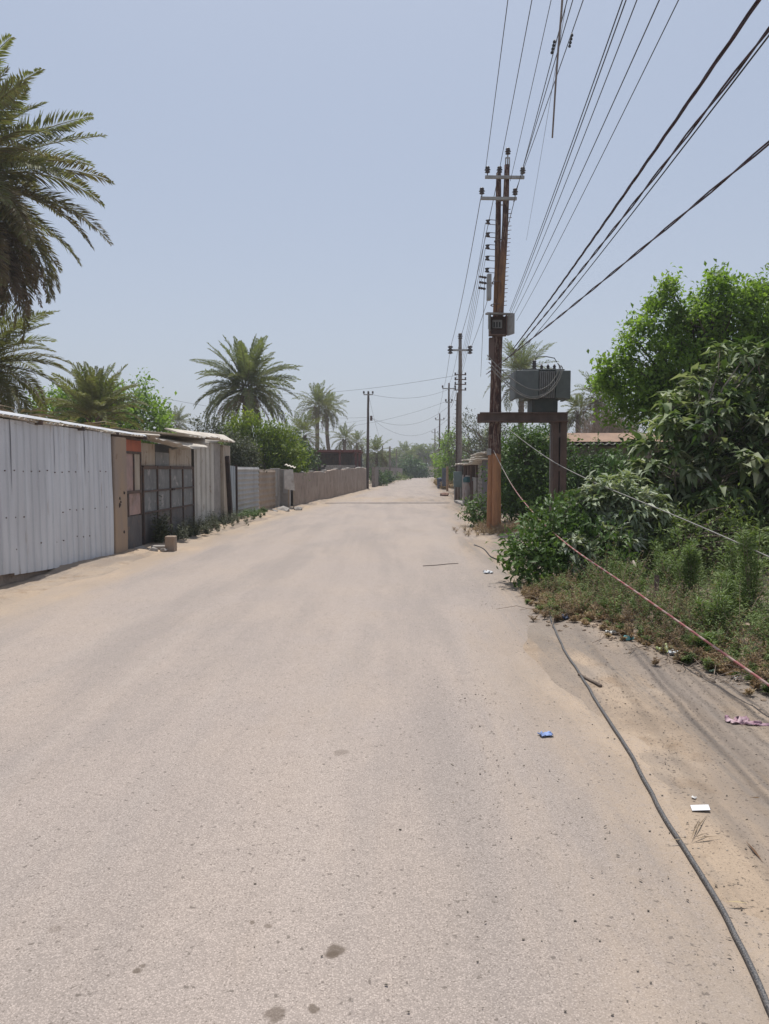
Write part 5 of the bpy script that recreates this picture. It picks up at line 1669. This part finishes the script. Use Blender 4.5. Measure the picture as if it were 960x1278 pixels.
# dark green bush at the sand edge
tree('shrub', 'leafy dark green bush reaching onto the sand where the cable starts', 'shrub', (2.35, 11.2, 0), (2.35, 11.2, .3),
     [((2.12, 10.9, .42), (.42, .5, .42)), ((2.55, 11.1, .62), (.50, .5, .55)), ((3.0, 11.2, .55), (.5, .5, .5)), ((2.3, 10.6, .25), (.5, .4, .28)), ((2.75, 12, .8), (.5, .5, .45)), ((2.95, 10.5, .35), (.5, .4, .35))], 260, 24, .115, .042, .10, LEAF_MID, BARK, 55, .03, .3, .4, .5, .05)
tree('shrub', 'low green shrub filling the verge beneath the silvery one', 'shrub', (3.5, 11.3, 0), (3.5, 11.3, .3), [((3.5, 11.2, .45), (.6, .4, .45)), ((4.2, 11.4, .5), (.6, .5, .5)), ((4.9, 11.2, .55), (.6, .5, .55))], 200, 22, .10, .035, .10, LEAF_WEED, BARK, 56, .03)

# weeds along the sand edge
ey = np.array([G(*p) for p in ((655, 748), (690, 770), (740, 788), (790, 808), (850, 834), (900, 848), (955, 866), (1010, 885))])
def wx(y): return np.interp(-np.asarray(y), -ey[:, 1], ey[:, 0])
ya_, yb_ = ey[-1, 1], ey[0, 1]
lvd, lvg, mbd = Leaves(), Leaves(), MB()
g = np.random.default_rng(15)
for i in range(1150):
    y = g.uniform(ya_ - .2, yb_ + .4)
    d = abs(g.normal(0, .6)) if i < 750 else g.uniform(.6, 3.0)
    x = float(wx(y)) + d + g.normal(0, .06) - (abs(g.normal(0, .12)) if i % 4 == 0 else 0) + .10 * float(fbm(y * 1.7, 4.4, 2))
    z = float(ground_z(x, y))
    h = (.10 + .32 * min(1.3, d)) * g.uniform(.4, 1.2) * (1 + .5 * float(fbm(x * 1.4, y * 1.4, 2)))
    if g.random() < (.78 if d < .45 else .4):
        stem_plant(lvd, mbd, (x, y, z), h, g, 5, .8, .05, .010, 18, r=.0028)
    else:
        stem_plant(lvg, None, (x, y, z), h, g, 5, .7, .055, .014, 30)
# sprawling dry runners
for i in range(130):
    y = g.uniform(ya_, yb_)
    x = float(wx(y)) + g.uniform(-.12, .8)
    a = g.uniform(0, 6.28)
    l = g.uniform(.15, .5)
    z = float(ground_z(x, y))
    mbd.tube([(x, y, z), (x + math.cos(a) * l * .5, y + math.sin(a) * l * .5, z + .06), (x + math.cos(a) * l, y + math.sin(a) * l, z + .02)], .003, 4, False)
stuff(lvd.build('dry_weeds', LEAF_DRY), 'dry brown weeds edging the sandy shoulder', 'weeds')
stuff(lvg.build('low_weeds', LEAF_WEED), 'dull green low weeds among the dry ones', 'weeds')
stuff(mbd.build('dry_stalks', TWIG), 'pale dry stalks lying through the verge weeds', 'stalks')
# straw round the pole foot
lvd, mbd = Leaves(), MB()
for i in range(190):
    x, y = 3.1 + g.normal(0, .42), 20.1 + g.normal(0, .75)
    stem_plant(lvd, mbd, (x, y, 0), g.uniform(.08, .32), g, 4, 1.0, .09, .012, 12, r=.004)
stuff(lvd.build('dry_straw', LEAF_DRY), 'heap of dry straw and vines round the rusty pole foot', 'straw')
stuff(mbd.build('straw_stalks', TWIG), 'tangle of pale stalks round the rusty pole foot', 'straw')
# grassy mound at the far verge
lvd = Leaves()
for i in range(120):
    y = g.uniform(62, 90)
    x = float(xr(y)) + g.uniform(.2, 1.6)
    stem_plant(lvd, None, (x, y, 0), g.uniform(.3, 1.0), g, 5, .6, .3, .06, 16)
stuff(lvd.build('far_grass', LEAF_DRY), 'tall dry yellow grass on the far verge', 'grass')

# feathery upright plants
def feathery(label, u_, vtop, y, seed, w=.26, dens=1500):
    g = np.random.default_rng(seed)
    b = np.array([X(u_, y), y, 0.0])
    b[2] = float(ground_z(b[0], b[1]))
    h = Z(vtop, y) - b[2]
    t = thing('feathery_plant', label, 'plant', b, 'feathery green plants on the verge')
    lv, mb = Leaves(), MB()
    for i in range(7):
        a = g.uniform(0, 6.28)
        ln = np.array([math.cos(a), math.sin(a), 0]) * w * g.uniform(.1, 1)
        hh = h * g.uniform(.65, 1.0)
        q = np.linspace(0, 1, 6)[:, None]
        mb.tube(b + ln * q + np.array([0, 0, hh]) * q, np.linspace(.006, .002, 6), 4, False)
        n = dens // 7
        s = g.uniform(.08, 1, n)
        spread = .12 * (1.1 - s) + .02
        az = g.uniform(0, 6.28, n)
        rr = g.uniform(.1, 1, n)
        out = np.stack([np.cos(az), np.sin(az), np.full(n, .5)], 1)
        p = b + ln * s[:, None] + np.array([0, 0, hh]) * s[:, None] + out * (spread * rr)[:, None]
        lv.leaves(p, out + g.normal(size=(n, 3)) * .4, np.array([[0, 0, 1.0]]) + g.normal(size=(n, 3)) * .4, g.uniform(.04, .08, n), g.uniform(.008, .015, n), .1, .1)
    lv.build('foliage', LEAF_FEATHER, t)
    mb.build('stem', TWIG, t)
feathery('tall feathery plant beside the dark stub post', 866, 652, 8.8, 1, .24, 2600)
feathery('tall feathery plant growing at the frame edge below the guy line', 945, 655, 7.6, 2, .26, 2600)
feathery('shorter feathery plant between the two tall ones', 905, 712, 7.9, 3, .26, 1800)
feathery('low feathery plant next to the coloured litter', 792, 725, 9.4, 4, .24, 1500)
feathery('bushy feathery plant behind the tall one near the stub post', 835, 690, 9.6, 5, .28, 1800)
feathery('small feathery tuft at the sand edge under the red rope', 880, 790, 6.7, 6, .16, 900)

feathery('leafy feathery plant crowding behind the frame edge plant', 925, 668, 8.6, 7, .30, 2600)
feathery('broad feathery plant between the stub post and the dusty fig', 845, 672, 10.2, 8, .34, 2600)
feathery('loose feathery plant beneath the silvery shrub', 790, 700, 10.0, 9, .30, 2200)
feathery('feathery plant standing just past the red rope middle', 895, 735, 7.2, 10, .20, 1500)
# stub post in the weeds
tag(MB().beam(G(818, 772), P(820, 718, 8.55), .05, .05).build('stub_post', STEELDARK), 'short dark stub post in the weeds', 'post')

# ------------------------------------------------------------------ cables, litter and sticks on the ground
def ground_line(ctrl, r, n=140, lift=None):
    pp = np.array([G(u_, v_) for u_, v_ in ctrl])
    # smooth curve through the control points
    k = len(pp)
    ts = np.linspace(0, k - 1, n)
    out = []
    for t_ in ts:
        i = min(int(t_), k - 2)
        f = t_ - i
        p0, p1, p2, p3 = pp[max(i - 1, 0)], pp[i], pp[i + 1], pp[min(i + 2, k - 1)]
        out.append(.5 * ((2 * p1) + (-p0 + p2) * f + (2 * p0 - 5 * p1 + 4 * p2 - p3) * f * f + (-p0 + 3 * p1 - 3 * p2 + p3) * f ** 3))
    out = np.array(out)
    out[:, 2] = np.maximum(ground_z(out[:, 0], out[:, 1]), .006) + r * .8
    return out
cb = ground_line(((676, 722), (683, 745), (687, 770), (697, 800), (718, 838), (737, 866), (757, 897), (782, 936), (808, 983), (833, 1030), (858, 1070), (890, 1120), (922, 1178), (946, 1228), (968, 1278), (1000, 1340)), .010, 220)
m, nt, b = nt_new('dusty black cable')
v = coords(nt)
nn = noise(nt, v, 160, 3, .7)
L(nt, mixc(nt, remap(nt, nn, .40, .62, 0, .6), (0.035, 0.036, 0.04), (0.22, 0.20, 0.18)), b.inputs['Base Color'])
b.inputs['Roughness'].default_value = .55
cb[:, 0] += .005 * fbm(cb[:, 1] * 2.1, cb[:, 1] * 0 + 5, 3)
tag(MB().tube(cb, .010, 10).build('ground_cable', m, None, True), 'thick black cable snaking along the sandy shoulder', 'cable')
tag(MB().tube(ground_line(((592, 681), (600, 684), (606, 688), (614, 697), (628, 703), (640, 706)), .012, 50), .012, 6).build('cable_scrap', CABLE, None, True), 'thin black cable scrap lying before the straw heap', 'cable')
tag(MB().tube(ground_line(((528, 707), (545, 706), (560, 704.5), (572, 704)), .006, 30), .006, 5).build('dry_stick', POLEBROWN, None, True), 'thin dry stick lying on the asphalt', 'stick')
STK = M('dark stick', (0.10, 0.075, 0.06), (0.15, 0.115, 0.09), 14, bmp=.2)
tag(MB().tube(ground_line(((722, 846), (735, 853), (750, 862)), .012, 20), np.linspace(.009, .014, 20), 6).build('bark_strip', STK, None, True), 'curved dark bark strip lying across the black cable', 'stick')
# dead palm leaflets by the cable
lv = Leaves()
c = G(862, 1053)
for (du, dv) in ((-34, 3), (-20, -2), (24, -8), (40, -4), (22, -34), (30, -2), (12, -28)):
    e = G(862 + du, 1053 + dv)
    d = (e - c)[None]
    lv.leaves(np.array([c + [0, 0, .02]]), d + [[0, 0, .01]], np.array([[0, 0, 1.0]]), np.array([np.linalg.norm(d)]), np.array([.006]), .1, .05)
tag(lv.build('dead_leaf', PALM_DEAD), 'withered palm leaf strands beside the black cable', 'leaf')
lv = Leaves()
for i, (u_, v_, du, dv) in enumerate(((930, 1055, 22, 26), (936, 1000, 18, 2), (905, 1132, 30, 2))):
    c, e = G(u_, v_), G(u_ + du, v_ + dv)
    d = (e - c)[None]
    o = Leaves()
    o.leaves(np.array([c + [0, 0, .022]]), d, np.array([[0, 0, 1.0]]), np.array([np.linalg.norm(d)]), np.array([.012]), .2, .02)
    tag(o.build('straw_stem', LEAF_DRY), ['slanting dry straw stem beyond the white card', 'flat dry straw stem near the pink cloth', 'dry straw stem lying past the leaf strands'][i], 'straw')

def crumple(name, label, cat, u_, v_, w_, d_, h, col, rot=0, seed=0, col2=None, group='litter on the shoulder', rough=.6, thick=.002, flat=False):
    c = G(u_, v_)
    if 'bag' in name or name == 'wrapper':
        w_, d_, h = w_ * .75, d_ * .75, h * .75
    c[2] = max(float(ground_z(c[0], c[1])), .006) + .004
    n = 12
    s = np.linspace(-.5, .5, n)
    a, b_ = np.meshgrid(s, s)
    wob = 0 if flat else .18
    x = (a + wob * vnoise(a * 5 + seed, b_ * 5)) * w_
    y = (b_ + wob * vnoise(a * 5, b_ * 5 + seed + 7)) * d_
    z = h * (0 if flat else 1) * np.abs(fbm(a * 3.3 + seed * 1.7, b_ * 3.3 + seed, 4)) + (h * (a + .5) if flat else 0)
    cr, sr = math.cos(rot), math.sin(rot)
    p = np.stack([c[0] + x * cr - y * sr, c[1] + x * sr + y * cr, c[2] + z], -1)
    mt = M(name + ' ' + label[:12], col, col2 or tuple(k * .7 for k in col), 18, rough=rough, bmp=0)
    return tag(MB().grid(p).build(name, mt, None, not flat, solid=thick), label, cat, group)
crumple('paper_scrap', 'small blue scrap of wrapper on the dusty asphalt', 'litter', 681, 919, .085, .055, .014, (0.22, 0.31, 0.56), .2, 1)
wc = crumple('paper_card', 'white card lying face up beside the black cable', 'litter', 874, 1013, .082, .062, .012, (0.66, 0.65, 0.66), -.25, 2, (0.60, 0.59, 0.6), flat=True)
crumple('cloth_rag', 'pink and white rag at the edge of the shoulder', 'litter', 922, 905, .13, .08, .035, (0.50, 0.36, 0.38), -.1, 3, (0.27, 0.14, 0.19))
pl_ = crumple('cloth_strip', 'pink twisted strip trailing from the rag', 'litter', 948, 910, .18, .035, .02, (0.30, 0.16, 0.21), -.25, 13, (0.42, 0.29, 0.32))
crumple('plastic_bag', 'pale yellow and teal crisp packet in the weed edge', 'litter', 832, 817, .20, .14, .09, (0.55, 0.62, 0.55), .4, 4, (0.55, 0.6, 0.18))
crumple('plastic_bag', 'white plastic bag beside the orange wrapper', 'litter', 841, 822, .14, .12, .06, (0.7, 0.72, 0.72), .9, 5)
crumple('wrapper', 'small orange wrapper next to the white bag', 'litter', 852, 818, .06, .06, .06, (0.62, 0.25, 0.12), .4, 6)
crumple('plastic_bag', 'crumpled teal bag under the dry weeds', 'litter', 783, 804, .14, .10, .05, (0.16, 0.42, 0.42), .1, 7)
crumple('plastic_bag', 'grey crumpled bag near the cable end', 'litter', 762, 797, .12, .10, .06, (0.55, 0.55, 0.52), .1, 8)
crumple('plastic_bag', 'dark navy bag scrap at the weed edge nearest the bush', 'litter', 706, 777, .12, .10, .06, (0.04, 0.06, 0.12), .1, 9)
crumple('plastic_bag', 'white litter on the sand before the straw heap', 'litter', 609, 716, .18, .20, .05, (0.6, 0.62, 0.65), .1, 10)
crumple('wrapper', 'pale green wrapper beside the feathery tuft', 'litter', 892, 842, .12, .08, .04, (0.35, 0.5, 0.36), .7, 11)
crumple('wrapper', 'tiny white scrap lying above the white card', 'litter', 866, 999, .025, .03, .012, (0.7, 0.68, 0.65), .7, 12)
crumple('plastic_bag', 'white scrap among weeds below the rope end', 'litter', 922, 852, .10, .08, .05, (0.66, 0.64, 0.62), .7, 14)

# gravel on the shoulder and the road edge
mb = MB()
g = np.random.default_rng(23)
for i in range(2600):
    y = 2.0 + 8.5 * g.random() ** 1.5
    x = g.uniform(.35, 3.2) if g.random() < .75 else g.uniform(-3.2, .4)
    if x > float(xr(y)) + 1.8:
        continue
    s = .0014 + .004 * g.random() ** 5
    z = max(float(ground_z(x, y)), .004)
    mb.rock((x, y, z + s * .2), (s * 1.2, s, s * .7), i)
stuff(mb.build('gravel', M('gravel stone', (0.32, 0.27, 0.22), (0.17, 0.145, 0.12), 26, bmp=.2)), 'loose small gravel on the road and its shoulder', 'gravel')

# earth clods where the weeds meet the sand
mb = MB()
g = np.random.default_rng(41)
for i in range(520):
    y = g.uniform(ya_ - .3, yb_ + .6)
    x = float(wx(y)) - g.normal(-.10, .22)
    s = .006 + .020 * g.random() ** 3
    mb.rock((x, y, float(ground_z(x, y)) + s * .2), (s * 1.2, s, s * .7), 900 + i)
stuff(mb.build('earth_clods', M('earth clod', (0.30, 0.225, 0.16), (0.20, 0.15, 0.11), 20, bmp=.3)), 'crumbly earth clods where the weeds meet the sand', 'clods')
# leaf crumbs and twig bits swept along the shoulder
lv = Leaves()
g = np.random.default_rng(31)
n = 26000
x, y = g.uniform(.3, 3.4, n), 2.0 + 9.5 * g.random(n) ** 1.3
k = (fbm(x * 1.6 + 3, y * .7, 4) + .55 * sstep(.6, 1.8, x) > g.uniform(.15, 1.5, n)) & (x < xr(y) + 2.0)
x, y = x[k], y[k]
n = len(x)
z = np.maximum(ground_z(x, y), .005) + .003
az = g.uniform(0, 6.28, n)
s = .004 + .014 * g.random(n) ** 3
lv.leaves(np.stack([x, y, z], 1), np.stack([np.cos(az), np.sin(az), g.uniform(-.05, .3, n)], 1), np.array([[0, 0, 1.0]]) + g.normal(size=(n, 3)) * .3, s * 1.4, s * g.uniform(.25, .8, n), .15, .1)
stuff(lv.build('leaf_litter', leaf_mat('leaf crumb', [(0.07, 0.055, 0.045), (0.12, 0.095, 0.075), (0.24, 0.19, 0.14)], 0, .9)), 'dark crumbs of dry leaves and grit strewn over the shoulder', 'debris')

# ------------------------------------------------------------------ view settings
vs = scene.view_settings
vs.view_transform = 'Standard'
vs.look = 'None'
vs.exposure = EXPOSURE
vs.gamma = 1
vs.use_curve_mapping = False
scene.cycles.volume_bounces = 0
scene.cycles.max_bounces = 6
scene.cycles.transparent_max_bounces = 4
scene.cycles.use_denoising = DENOISE
scene.cycles.sample_clamp_indirect = 6
